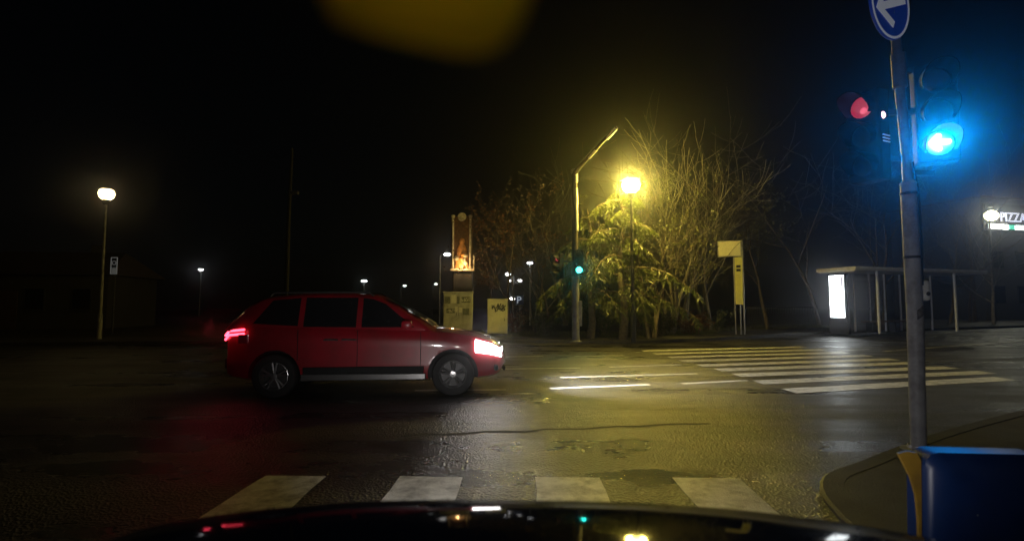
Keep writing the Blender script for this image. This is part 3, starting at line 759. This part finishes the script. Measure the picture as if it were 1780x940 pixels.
m = MB(); m.box((-1.1, -.02, 1.05), (.95, .05, 2.1)); dr = m.build('door', mat('door_brown', (.08, .05, .03), .5), ho)
m = MB(); m.tube([(-.75, -.05, 1.05), (-.75, -.1, 1.05), (-.85, -.1, 1.05)], .012, 6); m.build('handle', M_GALV, dr)

# ================================================================ RIGHT: dark shop building with lit fascia
ys = 44.0; c0 = D(1706, 396, ys); zt_ = D(1740, 360, ys).z
bd = thing('shop_building', 'dark building at the right edge with a lit white sign', 'building', (c0.x, ys, .05), R(15))
zb_ = c0.z
m = MB(); m.box((8, 4, (zt_ + .8) / 2), (16, 8, zt_ + .8)); m.build('wall', mat('building_dark', (.07, .07, .075), .85, var=.2), bd)
m = MB(); m.box((8, 4, zt_ + .86), (16.4, 8.4, .18)); m.build('roof', M_ROOF, bd)
for r_ in range(2):
    for k in range(5):
        m = MB(); m.box((1.6 + 3 * k, -.02, 2.2 + 3.0 * r_), (1.5, .06, 1.6)); wi = m.build('window', M_DARKP, bd)
        m = MB(); m.box((1.6 + 3 * k, -.057, 2.2 + 3.0 * r_), (1.36, .014, 1.46)); m.build('pane', M_GLASS, wi)
fz = zb_ - .05
m = MB(); m.box((5, -.2, fz + .95), (9.8, .2, 2.3)); fa = m.build('sign_board', M_BLACK, bd)
m = MB(); m.box((1.5, -.33, fz + .12), (2.3, .06, .42)); m.build('light_bar', sign_emit('bar_white', (1, 1, .97), 5), fa)
m = MB(); m.box((3.1, -.33, fz + .12), (.6, .06, .38)); m.build('light_bar', sign_emit('bar_green', (.03, .8, .5), 1.2), fa)
m = MB(); m.box((4.6, -.33, fz + .12), (2.2, .06, .38)); m.build('light_bar', sign_emit('bar_pale', (.8, 1, .97), 4), fa)
m = MB(); m.box((7.6, -.33, fz + .12), (3.2, .06, .38)); m.build('light_bar', sign_emit('bar_white', (1, 1, .97), 5), fa)
text_mesh('PIZZAN', 1.15, .03, 'lettering', sign_emit('letters_white', (.75, .78, 1), 1.1), fa, (1.75, -.34, fz + .6), (R(90), 0, 0))
lw = D(1721, 375, ys - 2.5)
gl2 = thing('flood_lamp', 'round pale yellow lamp glaring beside the lit white sign', 'street lamp', (lw.x, ys - 2.5, .05))
m = MB(); m.tube([(0, .1, 0), (0, .1, lw.z - .05), (0, 0, lw.z + .5)], [.09, .06, .04], 10); m.build('post', M_DARKP, gl2)
m = MB(); m.lathe([(.01, -.42), (.25, -.38), (.45, -.1), (.45, .1), (.25, .36), (.01, .42)], c=(0, -.1, lw.z - .05), n=18); m.build('globe', sign_emit('flood_glow', (1, 1, .55), 9), gl2, smooth=True)
light('flood_bulb', 'POINT', (0, -.65, lw.z - .05), 260, (1, .97, .75), gl2, .05)
m = MB(); m.box((0, -.05, lw.z + .62), (.3, .2, .1), bev=.03); m.build('cap', M_GALV, gl2)

# ================================================================ TREES
def leaf_quad(b, p, d, up, ln, w):
    d = d.normalized(); s_ = d.cross(up); s_ = s_.normalized() if s_.length > 1e-4 else d.orthogonal().normalized()
    m1 = p + d * ln * .5
    b.v += [tuple(p), tuple(m1 + s_ * w * .5), tuple(p + d * ln), tuple(m1 - s_ * w * .5)]
    o_ = len(b.v) - 4; b.f.append((o_, o_ + 1, o_ + 2, o_ + 3))
def rv(rnd): return V((rnd.gauss(0, 1), rnd.gauss(0, 1), rnd.gauss(0, 1))).normalized()
def grow(rnd, p, d, ln, r, lvl, maxl, out, spread=.6, lift=.15, wob=.18, kids=(4, 5, 4, 3), tips=None):
    n = 6 if lvl < 2 else 4; pts = [p.copy()]; rad = [r]
    for i in range(n):
        d = (d + rv(rnd) * wob + V((0, 0, lift)) * .25).normalized(); p = p + d * ln / n
        pts.append(p.copy()); rad.append(max(r * (1 - .75 * (i + 1) / n), .004))
    out.append((lvl, pts, rad))
    if lvl >= maxl:
        if tips is not None: tips.append((pts, d))
        return
    kn = kids[min(lvl, len(kids) - 1)]
    for k in range(kn):
        t = .3 + .7 * (k + rnd.random()) / kn; i = min(int(t * n), n - 1)
        q = pts[i].lerp(pts[i + 1], t * n - i if t < 1 else 1)
        side = rv(rnd); side = (side - d * side.dot(d)).normalized()
        nd = (d * (1 - spread * .5) + side * spread).normalized()
        grow(rnd, q, nd, ln * rnd.uniform(.5, .72), max(rad[i] * .6, .006), lvl + 1, maxl, out, spread, lift, wob, kids, tips)
def tree(label, base, h, seed, stems=1, lean=.1, maxl=3, spread=.65, leaves=0, lm=None, lsize=.09, bark=M_BARK, r=.13, group='trees', name='bare_tree', kids=(4, 5, 4, 3), minr=0, lift=.15, dirs=None):
    rnd = random.Random(seed); t = thing(name, label, 'tree', base, 0, group)
    trunk, crown = MB(), MB(); tips = []; out = []
    for s_ in range(stems):
        a = rnd.uniform(0, 2 * pi)
        d = V((cos(a) * lean * rnd.uniform(.5, 1.5), sin(a) * lean * rnd.uniform(.5, 1.5), 1)).normalized()
        if dirs: d = V(dirs[s_ % len(dirs)]).normalized()
        grow(rnd, V((cos(a) * .15 * (stems > 1), sin(a) * .15 * (stems > 1), -.05)), d, h * rnd.uniform(.62, .78), r * rnd.uniform(.7, 1.1), 0, maxl, out, spread, lift, .14, kids, tips)
    for lvl, pts, rad in out:
        (trunk if lvl == 0 else crown).tube(pts, [max(x, minr) for x in rad], 8 if lvl == 0 else (5 if lvl == 1 else 3), cap=False)
    trunk.build('trunk', bark, t, smooth=True)
    if leaves:
        lf = MB()
        for i in range(leaves):
            pts, d = rnd.choice(tips); q = rnd.choice(pts) + rv(rnd) * .1
            leaf_quad(lf, q, (rv(rnd) + V((0, 0, -.4))), rv(rnd), lsize * rnd.uniform(.6, 1.4), lsize * .55)
        crown_o = lf.build('crown', lm, t)
        crown.build('branches', bark, t, smooth=True)
    else:
        crown.build('crown', bark, t, smooth=True)
    return t

# drooping feathery conifer lit by the yellow lamp
def drooping(label, base, h, seed, lm, levels, reach):
    rnd = random.Random(seed); t = thing('drooping_tree', label, 'tree', base, 0, 'trees')
    tr, br, lf = MB(), MB(), MB()
    tp_ = [V((0.08 * sin(i * 1.3), .06 * cos(i * 1.7), h * i / 8)) for i in range(9)]
    tr.tube(tp_, [.16 * (1 - i / 9.5) for i in range(9)], 10, cap=False)
    for i in range(levels):
        f = .26 + .72 * i / levels; z = h * f; a = i * 2.4 + rnd.uniform(-.3, .3)
        ln = reach * (1.1 - f) * 1.5 * rnd.uniform(.65, 1.15); ln = min(ln, reach)
        dirv = V((cos(a), sin(a), 0)); pts = []
        c_ = rnd.uniform(.12, .45)
        for j in range(9):
            s_ = j / 8
            pts.append(V((0, 0, z)) + dirv * ln * s_ + V((0, 0, ln * (.30 * s_ - (c_ + .35) * s_ * s_))) + rv(rnd) * .03)
        br.tube(pts, [.035 * (1 - .85 * j / 8) for j in range(9)], 5, cap=False)
        side = V((-dirv.y, dirv.x, 0))
        for j in range(2, 9):
            for sgn in (-1, 0, 1):
                if rnd.random() < .2: continue
                q = pts[j].lerp(pts[max(j - 1, 0)], rnd.random()); tl = rnd.uniform(.34, .75) * (1.1 - .4 * j / 8)
                dv = (dirv * .45 + side * sgn * .9 + V((0, 0, -.55 - (.5 if sgn == 0 else 0)))).normalized()
                tw = [q + dv * tl * k + V((0, 0, -.28 * tl * k * k)) for k in (0, .33, .66, 1)]
                br.tube(tw, [.008, .006, .005, .003], 3, cap=False)
                for k in range(10):
                    s_ = k / 9; i0 = min(int(s_ * 3), 2); pp = tw[i0].lerp(tw[i0 + 1], s_ * 3 - i0)
                    for g_ in (-1, 1):
                        sd_ = dv.cross(V((0, 0, 1))).normalized() * g_
                        leaf_quad(lf, pp, sd_ * .7 + dv * .6 + V((0, 0, -.5)) + rv(rnd) * .35, rv(rnd), rnd.uniform(.13, .27), .04)
    tr.build('trunk', M_BARK, t, smooth=True); br.build('branches', M_TWIG, t); lf.build('crown', lm, t)
    return t
L_CON = leaf_mat('conifer_leaf', (.12, .15, .03), .45); L_RED = leaf_mat('russet_leaf', (.16, .055, .02), .4); L_BUSH = leaf_mat('bush_leaf', (.06, .08, .025), .4); L_OLIVE = leaf_mat('olive_leaf', (.10, .11, .03), .45)
def base_at(u, y, z=.06): return V((D(u, 560, y).x, y, z))
LY = G(1101, 595, .12).y
drooping('drooping feathery tree right behind the yellow lamp', base_at(1082, LY + 1.45), 5.8, 3, L_CON, 20, 2.7)
drooping('smaller drooping tree between the signal mast and yellow lamp', base_at(1026, LY + 2.0), 4.9, 9, L_CON, 13, 2.3)
tree('pale bare tree with many stems right of the yellow lamp', base_at(1165, LY + 5.0), 6.2, 21, stems=4, lean=.10, maxl=3, bark=M_BARKP, r=.11, group='trees', kids=(4, 3, 3, 2), spread=.42, minr=.011)
tree('tall bare tree with arching twigs between lamp and bus stop sign', base_at(1190, LY + 7.5), 7.0, 33, stems=2, lean=.06, maxl=3, bark=M_BARKP, r=.11, spread=.42, kids=(4, 3, 2), minr=.012)
tree('tangled olive leaved tree just behind the lamp post', base_at(1132, LY + 2.4), 5.4, 14, stems=3, lean=.2, leaves=1700, lm=L_OLIVE, lsize=.11, r=.09, name='leafy_tree')
tree('russet leaved tree behind the plain cabinet', base_at(893, 24.0), 6.0, 5, stems=2, lean=.14, leaves=1700, lm=L_RED, lsize=.12, r=.08, name='leafy_tree')
tree('thin bare tree left of the signal mast', base_at(948, 22.5), 5.6, 44, stems=2, lean=.12, maxl=3, r=.06, kids=(4, 4, 3, 3))
tree('crooked bare sapling between the russet tree and signal mast', base_at(928, 24), 5.0, 45, stems=2, lean=.2, r=.05, kids=(4, 4, 3))
tree('slim straight bare tree left of the bus stop sign', base_at(1236, 25.5), 8.0, 46, stems=1, lean=.04, r=.1, bark=M_BARKP, kids=(6, 4, 3))
tree('bare tree right behind the bus stop sign', base_at(1335, 27), 8.5, 47, stems=1, lean=.05, r=.11, leaves=900, lm=L_OLIVE, lsize=.13, name='leafy_tree')
tree('young street tree with forked crown below the lit sign', base_at(1728, 33), 6.6, 48, stems=1, lean=.02, r=.1, bark=M_BARKP, kids=(6, 4, 3), lift=.4)
far_labels = ['dark bare tree above the left end of the shelter', 'dark bare tree above the shelter middle', 'dark bare tree seen past the shelter right end', 'dark bare tree between sign post and lit sign',
              'dark bare tree far behind the yellow lamp', 'dark bare tree far behind the signal mast', 'dark bare tree behind the lit orange panel', 'dark bare tree far behind the pale multi stem tree']
for i, (u, y, h) in enumerate(((1425, 30, 9.5), (1530, 32, 10), (1650, 34, 9.5), (1690, 38, 10.5), (1110, 31, 10), (985, 33, 9), (850, 40, 9), (1215, 33, 10))):
    tree(far_labels[i], base_at(u, y), h, 60 + i, stems=1 + (i % 2), lean=.07, r=.13, kids=(5, 4, 3), maxl=3, group='dark trees in the background', minr=.01)
# shrubs in the undergrowth
def shrub(label, base, w, h, n, lm, seed):
    rnd = random.Random(seed); t = thing('shrub', label, 'shrub', base, 0, 'undergrowth shrubs'); st, lf = MB(), MB()
    for i in range(16):
        a = rnd.uniform(0, 2 * pi); q = V((cos(a) * w * rnd.uniform(.3, 1), sin(a) * w * .6 * rnd.uniform(.3, 1), h * rnd.uniform(.5, 1)))
        pts = [V((0, 0, -.03)), q * .4 + V((0, 0, h * .15)), q]; pts = smooth_line(pts, 3)
        st.tube(pts, [.016 - .0018 * j for j in range(len(pts))], 4, cap=False)
        for k in range(n // 16):
            p = rnd.choice(pts[2:]) + rv(rnd) * .16
            leaf_quad(lf, p, rv(rnd) + V((0, 0, -.2)), rv(rnd), rnd.uniform(.06, .13), .05)
    st.build('stems', M_TWIG, t); lf.build('foliage', lm, t); return t
for i, (lab, u, y, w, h, n, lm) in enumerate((
    ('low leafy bush left of the signal mast', 945, 21.2, .8, 1.0, 900, L_BUSH), ('dark bush between signal mast and lamp post', 1050, 22.2, 1.0, 1.2, 900, L_BUSH),
    ('spiky bush right of the lamp post', 1150, 21.4, .9, .9, 800, L_OLIVE), ('brown low bush under the pale bare tree', 1200, 22.0, 1.1, .9, 900, L_RED),
    ('dark bush left of the bus stop sign', 1245, 23.6, .9, 1.1, 700, L_BUSH), ('dark bush behind the plain cabinet', 900, 22.3, .7, 1.2, 700, L_RED))):
    shrub(lab, base_at(u, y), w, h, n, lm, 80 + i)
# dead grass and leaves on the verge: nobody could count it
rnd = random.Random(99); gb = MB()
for i in range(9000):
    u = rnd.uniform(700, 1460); y0 = 0
    k = rnd.random(); x = rnd.uniform(-6, 18)
    # point just behind the pavement
    j = min(range(len(far_s)), key=lambda q: abs(far_s[q].x - x)); p = V((x, far_s[j].y + (3.2 if x > 9 else 1.7) + 4 * k ** 1.6, .06))
    leaf_quad(gb, p, V((rnd.gauss(0, .5), rnd.gauss(0, .5), 1)), rv(rnd), rnd.uniform(.08, .26), .018)
tag(gb.build('verge_grass', L_OLIVE), 'short rough grass along the verge behind the pavement', 'grass', kind='stuff')

# ================================================================ PASSING RED CAR
M_RED = mat('red_car_paint', (.34, .008, .02), .35, coat=1.0, var=.06, scale=2, dirt=((.16, .02, .02), 1.5))
M_TYRE = mat('tyre_rubber', (.02, .02, .02), .8, var=.2); M_RIM = mat('alloy_rim', (.55, .55, .56), .3, metal=.9, var=.05)
CAR_RZ = R(5)
cc = V((-2.25, 8.55, 0))
car = thing('red_car', 'red hatchback car crossing in front with headlights and tail lights on', 'car', cc, CAR_RZ)
def cr(keys, x):
    for i in range(len(keys) - 1):
        if x <= keys[i + 1][0] or i == len(keys) - 2:
            p0, p1, p2, p3 = keys[max(i - 1, 0)], keys[i], keys[i + 1], keys[min(i + 2, len(keys) - 1)]
            t = (x - p1[0]) / (p2[0] - p1[0]); t = max(0, min(1, t))
            h = t * t * (3 - 2 * t) * .35 + t * .65
            return [p1[k] + (p2[k] - p1[k]) * h for k in range(1, len(p1))]
# x, bottom, shoulder, half width
K = [(-2.08, .46, .72, .55), (-2.04, .34, .92, .68), (-1.95, .28, 1.02, .78), (-1.6, .24, 1.05, .85), (-.9, .22, 1.02, .88), (0, .22, .99, .885), (.8, .22, .97, .88), (1.2, .22, .94, .87), (1.6, .23, .88, .84), (1.88, .25, .80, .76), (2.02, .30, .70, .64), (2.1, .42, .58, .48)]
st = [-2.08 + 4.18 * i / 46 for i in range(47)]
m = MB(); SEC = 12
for x in st:
    zb2, zs, w = cr(K, x); hgt = zs - zb2
    sec = [(0, zb2), (w * .8, zb2), (w * .95, zb2 + .04), (w * .99, zb2 + hgt * .18), (w * 1.0, zb2 + hgt * .35), (w * .985, zb2 + hgt * .5), (w * 1.0, zb2 + hgt * .68), (w * .995, zb2 + hgt * .8), (w * .975, zb2 + hgt * .92), (w * .92, zs), (w * .6, zs + .035), (0, zs + .05)]
    m.v += [(x, yy, zz) for yy, zz in sec] + [(x, -yy, zz) for yy, zz in sec[1:-1][::-1]]
ns = 22
for i in range(len(st) - 1):
    for j in range(ns): m.f.append((i * ns + j, i * ns + (j + 1) % ns, (i + 1) * ns + (j + 1) % ns, (i + 1) * ns + j))
m.f.append(tuple(range(ns))[::-1]); m.f.append(tuple((len(st) - 1) * ns + k for k in range(ns)))
body = m.build('body', M_RED, car)
WR, WX = .32, (-1.28, 1.3)
cut = MB()
for x in WX: cut.lathe([(.001, -1.2), (.375, -1.2), (.375, 1.2), (.001, 1.2)], c=(x, 0, WR), n=32, M=Matrix.Rotation(R(90), 3, 'X'))
co = cut.build('cutter', M_BLACK, car)
# keep a core so arches are pockets, not tunnels
md = body.modifiers.new('b', 'BOOLEAN'); md.object = co; md.operation = 'DIFFERENCE'; md.solver = 'EXACT'
bpy.context.view_layer.update()
nm = bpy.data.meshes.new_from_object(body.evaluated_get(bpy.context.evaluated_depsgraph_get()))
body.modifiers.clear(); body.data = nm; bpy.data.objects.remove(co)
nm.shade_smooth()
try: nm.set_sharp_from_angle(angle=R(32))
except Exception: pass
for x in WX: MB().box((x, 0, .5), (.8, 1.3, .5)).build('wheel_housing', M_BLACK, car)
# cabin
KR = [(-2.0, 1.03), (-1.9, 1.15), (-1.72, 1.35), (-1.5, 1.47), (-1.0, 1.52), (-.4, 1.53), (.1, 1.49), (.4, 1.36), (.75, 1.15), (1.06, .96)]
def cab_y(x, z): return .83 - (z - .98) * .36
def roof_z(x): return cr(KR, x)[0]
m = MB(); xs_ = [-2.0 + 3.06 * i / 34 for i in range(35)]
for x in xs_:
    zr_ = roof_z(x); zb2 = min(.97, zr_ - .01); ww = cab_y(x, zr_ - .03)
    sec = [(.82, zb2), (cab_y(x, (zb2 + zr_ - .05) / 2), (zb2 + zr_ - .05) / 2), (ww, zr_ - .05), (ww - .06, zr_ - .012), (ww * .5, zr_ + .015), (0, zr_ + .02)]
    m.v += [(x, yy, zz) for yy, zz in sec] + [(x, -yy, zz) for yy, zz in sec[:-1][::-1]]
ns = 11
for i in range(len(xs_) - 1):
    for j in range(ns - 1): m.f.append((i * ns + j, i * ns + j + 1, (i + 1) * ns + j + 1, (i + 1) * ns + j))
cabin = m.build('cabin', M_RED, car, smooth=True)
for sgn in (-1, 1):
    for poly in ([(.0 - .06, 1.02), (.72, 1.02), (.52, 1.17), (.27, 1.37), (.08, 1.44), (-.06, 1.455)], [(-.9, 1.03), (-.14, 1.02), (-.14, 1.46), (-.9, 1.46)], [(-1.62, 1.08), (-.98, 1.04), (-.98, 1.455), (-1.38, 1.42)]):
        m = MB(); vs = [(x, sgn * (cab_y(x, z) + .006), z) for x, z in poly] + [(x, sgn * (cab_y(x, z) - .01), z) for x, z in poly]
        n_ = len(poly); m.add(vs, [tuple(range(n_)), tuple(range(n_, 2 * n_))[::-1]] + [(i, (i + 1) % n_, n_ + (i + 1) % n_, n_ + i) for i in range(n_)])
        m.build('side_window', M_GLASS, cabin)
    m = MB(); m.box((.62, sgn * .93, 1.06), (.16, .17, .13), bev=.04); m.build('door_mirror', M_RED, car, smooth=True)
    for x in (-.32, .62 - 1.2):
        m = MB(); m.tube([(x - .0, sgn * .885, .84), (x + .05, sgn * .915, .845), (x + .17, sgn * .915, .845), (x + .2, sgn * .885, .84)], .013, 6); m.build('door_handle', M_RIM, car)
    for x, z0_, z1_ in ((.82, .4, .96), (-.1, .35, .98), (-.95, .55, .99)):
        m = MB(); m.box((x, sgn * .885, (z0_ + z1_) / 2), (.008, .012, z1_ - z0_)); m.build('door_seam', M_BLACK, car)
    m = MB(); m.box((0, sgn * .872, .30), (1.8, .05, .10), bev=.015); m.build('sill_trim', mat('bright_trim', (.6, .6, .6), .2, metal=.9, var=.05), car)
for sgn in (-1, 1):
    m = MB(); m.box((.0, sgn * .884, .40), (1.74, .03, .10), bev=.012); m.build('lower_cladding', M_BLACK, car)
    m = MB(); m.tube([(-1.45, sgn * .60, 1.475), (-1.4, sgn * .60, 1.535), (-.0, sgn * .60, 1.545), (.08, sgn * .60, 1.49)], .014, 8); m.build('roof_rail', M_DARKP, car, smooth=True)
    m = MB(); m.box((1.93, sgn * .70, .40), (.06, .12, .09), rot=(0, 0, sgn * -.6), bev=.02); m.build('fog_lamp', M_GLASS, car)
m = MB(); m.box((-1.72, -.86, .86), (.14, .012, .13), bev=.004); m.build('fuel_flap', M_RED, car)
m = MB(); m.tube([(-1.45, 0, 1.49), (-1.62, 0, 1.66)], [.006, .003], 6); m.build('antenna', M_BLACK, car)
m = MB(); m.box((-2.06, 0, .48), (.1, 1.1, .16), bev=.03); m.build('rear_bumper', M_BLACK, car, smooth=True)
for x0, x1, nm_ in ((.26, .98, 'windscreen'), (-1.92, -1.6, 'rear_window')):
    m = MB(); n_ = 6
    for i in range(n_ + 1):
        x = x0 + (x1 - x0) * i / n_; zr_ = roof_z(x)
        for yy in (-.58, -.3, 0, .3, .58): m.v.append((x, yy * (1.0), zr_ + .03 - .012 * abs(yy)))
    for i in range(n_):
        for j in range(4): m.f.append((i * 5 + j, i * 5 + j + 1, (i + 1) * 5 + j + 1, (i + 1) * 5 + j))
    m.build(nm_, M_GLASS, cabin, smooth=True)
# lights
M_HEAD = sign_emit('headlight_white', (1, .97, .95), 30); M_TAIL = sign_emit('taillight_red', (1, .05, .09), 7); M_TAILD = mat('taillight_dark', (.25, .01, .02), .2)
for sgn in (-1, 1):
    m = MB()   # wraparound headlight following the body
    o_ = 0; hx = [1.62, 1.74, 1.86, 1.95, 2.02]
    for x in hx:
        zb2, zs, w = cr(K, x); hgt = zs - zb2
        m.v += [(x + .012, sgn * (w * 1.0 + .012), zb2 + hgt * .64), (x + .012, sgn * (w * .985 + .012), zb2 + hgt * .93)]
    x = 2.055; m.v += [(x + .02, sgn * .42, .56), (x + .01, sgn * .42, .70)]
    for i in range(5): m.f.append((2 * i, 2 * i + 1, 2 * i + 3, 2 * i + 2))
    hl = m.build('headlight', M_HEAD, car)
    light('headlight_beam', 'SPOT', (2.2, sgn * .6, .7), 1300, (1, .97, .93), car, .06, aim=(1, .12, -.07), spot=R(95), blend=1.0)
    m = MB()
    tx = [-1.70, -1.82, -1.93, -2.01]
    for x in tx:
        zb2, zs, w = cr(K, x)
        m.v += [(x - .012, sgn * (w + .012), zs - .14), (x - .012, sgn * (w * .97 + .014), zs - .02)]
    for i in range(3): m.f.append((2 * i, 2 * i + 1, 2 * i + 3, 2 * i + 2))
    tl = m.build('taillight', M_TAILD, car)
    for dz in (-.118, -.058):
        m = MB(); pts = []
        for x in tx: zb2, zs, w = cr(K, x); pts.append((x - .016, sgn * (w + .016), zs + dz + .01))
        m.tube(pts, .017, 8); m.build('light_strip', M_TAIL, tl, smooth=True)
light('taillight_glow', 'POINT', (-2.25, -.75, 1.0), 1.2, (1, .05, .1), car, .05)
m = MB(); m.box((2.085, 0, .5), (.05, .84, .16), bev=.02); m.build('grille', M_BLACK, car)
m = MB(); m.box((2.09, 0, .36), (.04, 1.0, .07), bev=.015); m.build('lower_grille', M_BLACK, car)
# wheels
for x in WX:
    for sgn in (-1, 1):
        wh = bpy.data.objects.new('wheel', None); COL.objects.link(wh); wh.parent = car; wh.location = (x, sgn * .77, WR); 
        if sgn > 0: wh.rotation_euler.z = pi
        MW = Matrix.Rotation(R(90), 3, 'X')
        m = MB(); m.lathe([(.205, -.1), (.24, -.11), (.3, -.1), (.32, -.07), (.32, .07), (.3, .1), (.24, .11), (.205, .1)], n=36, M=MW); m.build('tyre', M_TYRE, wh, smooth=True)
        m = MB(); m.lathe([(.215, .095), (.2, .1), (.19, .085), (.185, -.09)], n=36, M=MW); m.lathe([(.05, .07), (.045, .09), (.001, .095)], n=16, M=MW)
        for k in range(5):
            a = 2 * pi * k / 5 + .3
            for da in (-.09, .09): m.tube([MW @ V((cos(a + da) * .03, sin(a + da) * .03, .075)), MW @ V((cos(a + da * 1.9) * .195, sin(a + da * 1.9) * .195, .082))], .016, 6)
        m.build('rim', M_RIM, wh, smooth=True)
        m = MB(); m.lathe([(.185, -.02), (.001, -.02)], n=24, M=MW); m.build('brake_disc', M_DARKP, wh)
for w_ in [o for o in bpy.data.objects if o.name.startswith('wheel') and o.type == 'EMPTY']: w_['label'] = 'alloy wheel with five double spokes'

# ================================================================ OWN CAR: bonnet at the bottom edge of the view
ego = thing('own_car_front', 'glossy dark car bonnet along the bottom edge of the view', 'car', (0.0, 0, 0), R(-2.5))
M_HOOD = mat('dark_car_paint', (.004, .004, .005), .5, coat=.4, spec=.0, var=.2, scale=3)
m = MB(); NX, NY = 30, 22
def hood_z(x, y): 
    return .992 - .05 * (y - .55) - .155 * max(0, (y - .85) / .62) ** 2 - .055 * (abs(x) / .8) ** 2.6 + .006 * sm(abs(x), .52, .42) * sm(y, 1.4, .6)
for i in range(NX + 1):
    for j in range(NY + 1):
        x = -.80 + 1.6 * i / NX; y = .42 + (1.5 - .42 - .10 * (abs(x) / .8) ** 2) * j / NY
        m.v.append((x, y, hood_z(x, y)))
for i in range(NX):
    for j in range(NY): a = i * (NY + 1) + j; m.f.append((a, a + NY + 1, a + NY + 2, a + 1))
m.build('bonnet', M_HOOD, ego, smooth=True)
for sgn in (-1, 1):
    m = MB()
    for j in range(14):
        y = .3 + 1.12 * j / 13; z = hood_z(.8, min(y, 1.4)) - .006
        m.v += [(sgn * .806, y, z), (sgn * .86, y, z - .05), (sgn * .885, y, z - .2), (sgn * .88, y, .35)]
    for j in range(13):
        for q in range(3): m.f.append((j * 4 + q, j * 4 + q + 1, j * 4 + q + 5, j * 4 + q + 4))
    m.build('wing', M_HOOD, ego, smooth=True)
m = MB(); m.box((0, 1.5, .46), (1.66, .22, .48), bev=.09); m.build('bumper', M_HOOD, ego, smooth=True)
for sgn in (-1, 1):
    m = MB(); m.box((sgn * .62, 1.55, .60), (.34, .16, .12), bev=.05); hl = m.build('headlight', sign_emit('own_headlight', (1, .97, .92), 3), ego, smooth=True)
    if sgn < 0: light('headlight_beam', 'SPOT', (-.62, 1.68, .6), 260, (1, .95, .92), ego, .06, aim=(.0, 1, .16), spot=R(78), blend=1.0)
    else: light('headlight_beam', 'SPOT', (.62, 1.68, .6), 70, (1, .95, .92), ego, .06, aim=(.35, 1, .36), spot=R(115), blend=1.0)
# rain drops on the bonnet
rnd = random.Random(4); dr = MB()
for i in range(140):
    x, y = rnd.uniform(-.75, .75), rnd.uniform(.75, 1.4); r_ = rnd.uniform(.0012, .0035); z = hood_z(x, y)
    dr.lathe([(r_, 0), (r_ * .8, r_ * .35), (r_ * .4, r_ * .55), (.0001, r_ * .6)], c=(x, y, z), n=8)
dro = dr.build('rain_drops', mat('water', (.9, .95, 1), .02, trans=1.0, ior=1.33, var=.01), ego, smooth=True); dro['kind'] = 'stuff'
# amber windscreen reflection, made up as a translucent slab at the top
M_REFL = bpy.data.materials.new('amber_reflection'); M_REFL.use_nodes = True
_n = M_REFL.node_tree.nodes; _l = M_REFL.node_tree.links; _n.remove(_n['Principled BSDF'])
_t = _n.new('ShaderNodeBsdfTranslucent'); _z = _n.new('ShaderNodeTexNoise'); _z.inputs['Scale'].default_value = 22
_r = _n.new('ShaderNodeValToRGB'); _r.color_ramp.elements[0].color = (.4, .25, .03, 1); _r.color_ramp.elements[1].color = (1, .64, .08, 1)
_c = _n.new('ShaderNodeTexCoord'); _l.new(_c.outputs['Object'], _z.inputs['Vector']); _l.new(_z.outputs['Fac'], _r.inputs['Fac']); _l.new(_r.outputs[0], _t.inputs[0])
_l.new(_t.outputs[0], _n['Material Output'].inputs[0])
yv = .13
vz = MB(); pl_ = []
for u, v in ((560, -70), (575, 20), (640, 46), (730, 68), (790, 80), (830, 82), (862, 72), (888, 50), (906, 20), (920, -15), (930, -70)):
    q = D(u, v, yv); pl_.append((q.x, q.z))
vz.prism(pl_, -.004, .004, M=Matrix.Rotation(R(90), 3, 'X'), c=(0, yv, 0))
vo = vz.build('reflection_slab', M_REFL)
tag(vo, 'blurred amber slab standing in for a windscreen reflection at the top of the view', 'windscreen reflection')

# ================================================================ HAZE: thin volume added for the lens glow around the lamps
hz = MB(); hz.box((0, 78, 7.2), (320, 260, 16.6))
hm = bpy.data.materials.new('glow_haze'); hm.use_nodes = True; n = hm.node_tree.nodes
n.remove(n['Principled BSDF']); pv = n.new('ShaderNodeVolumePrincipled')
pv.inputs['Color'].default_value = (.95, .96, 1, 1); pv.inputs['Density'].default_value = .0032; pv.inputs['Anisotropy'].default_value = .95
hm.node_tree.links.new(pv.outputs[0], n['Material Output'].inputs['Volume'])
tag(hz.build('haze', hm), kind='stuff')
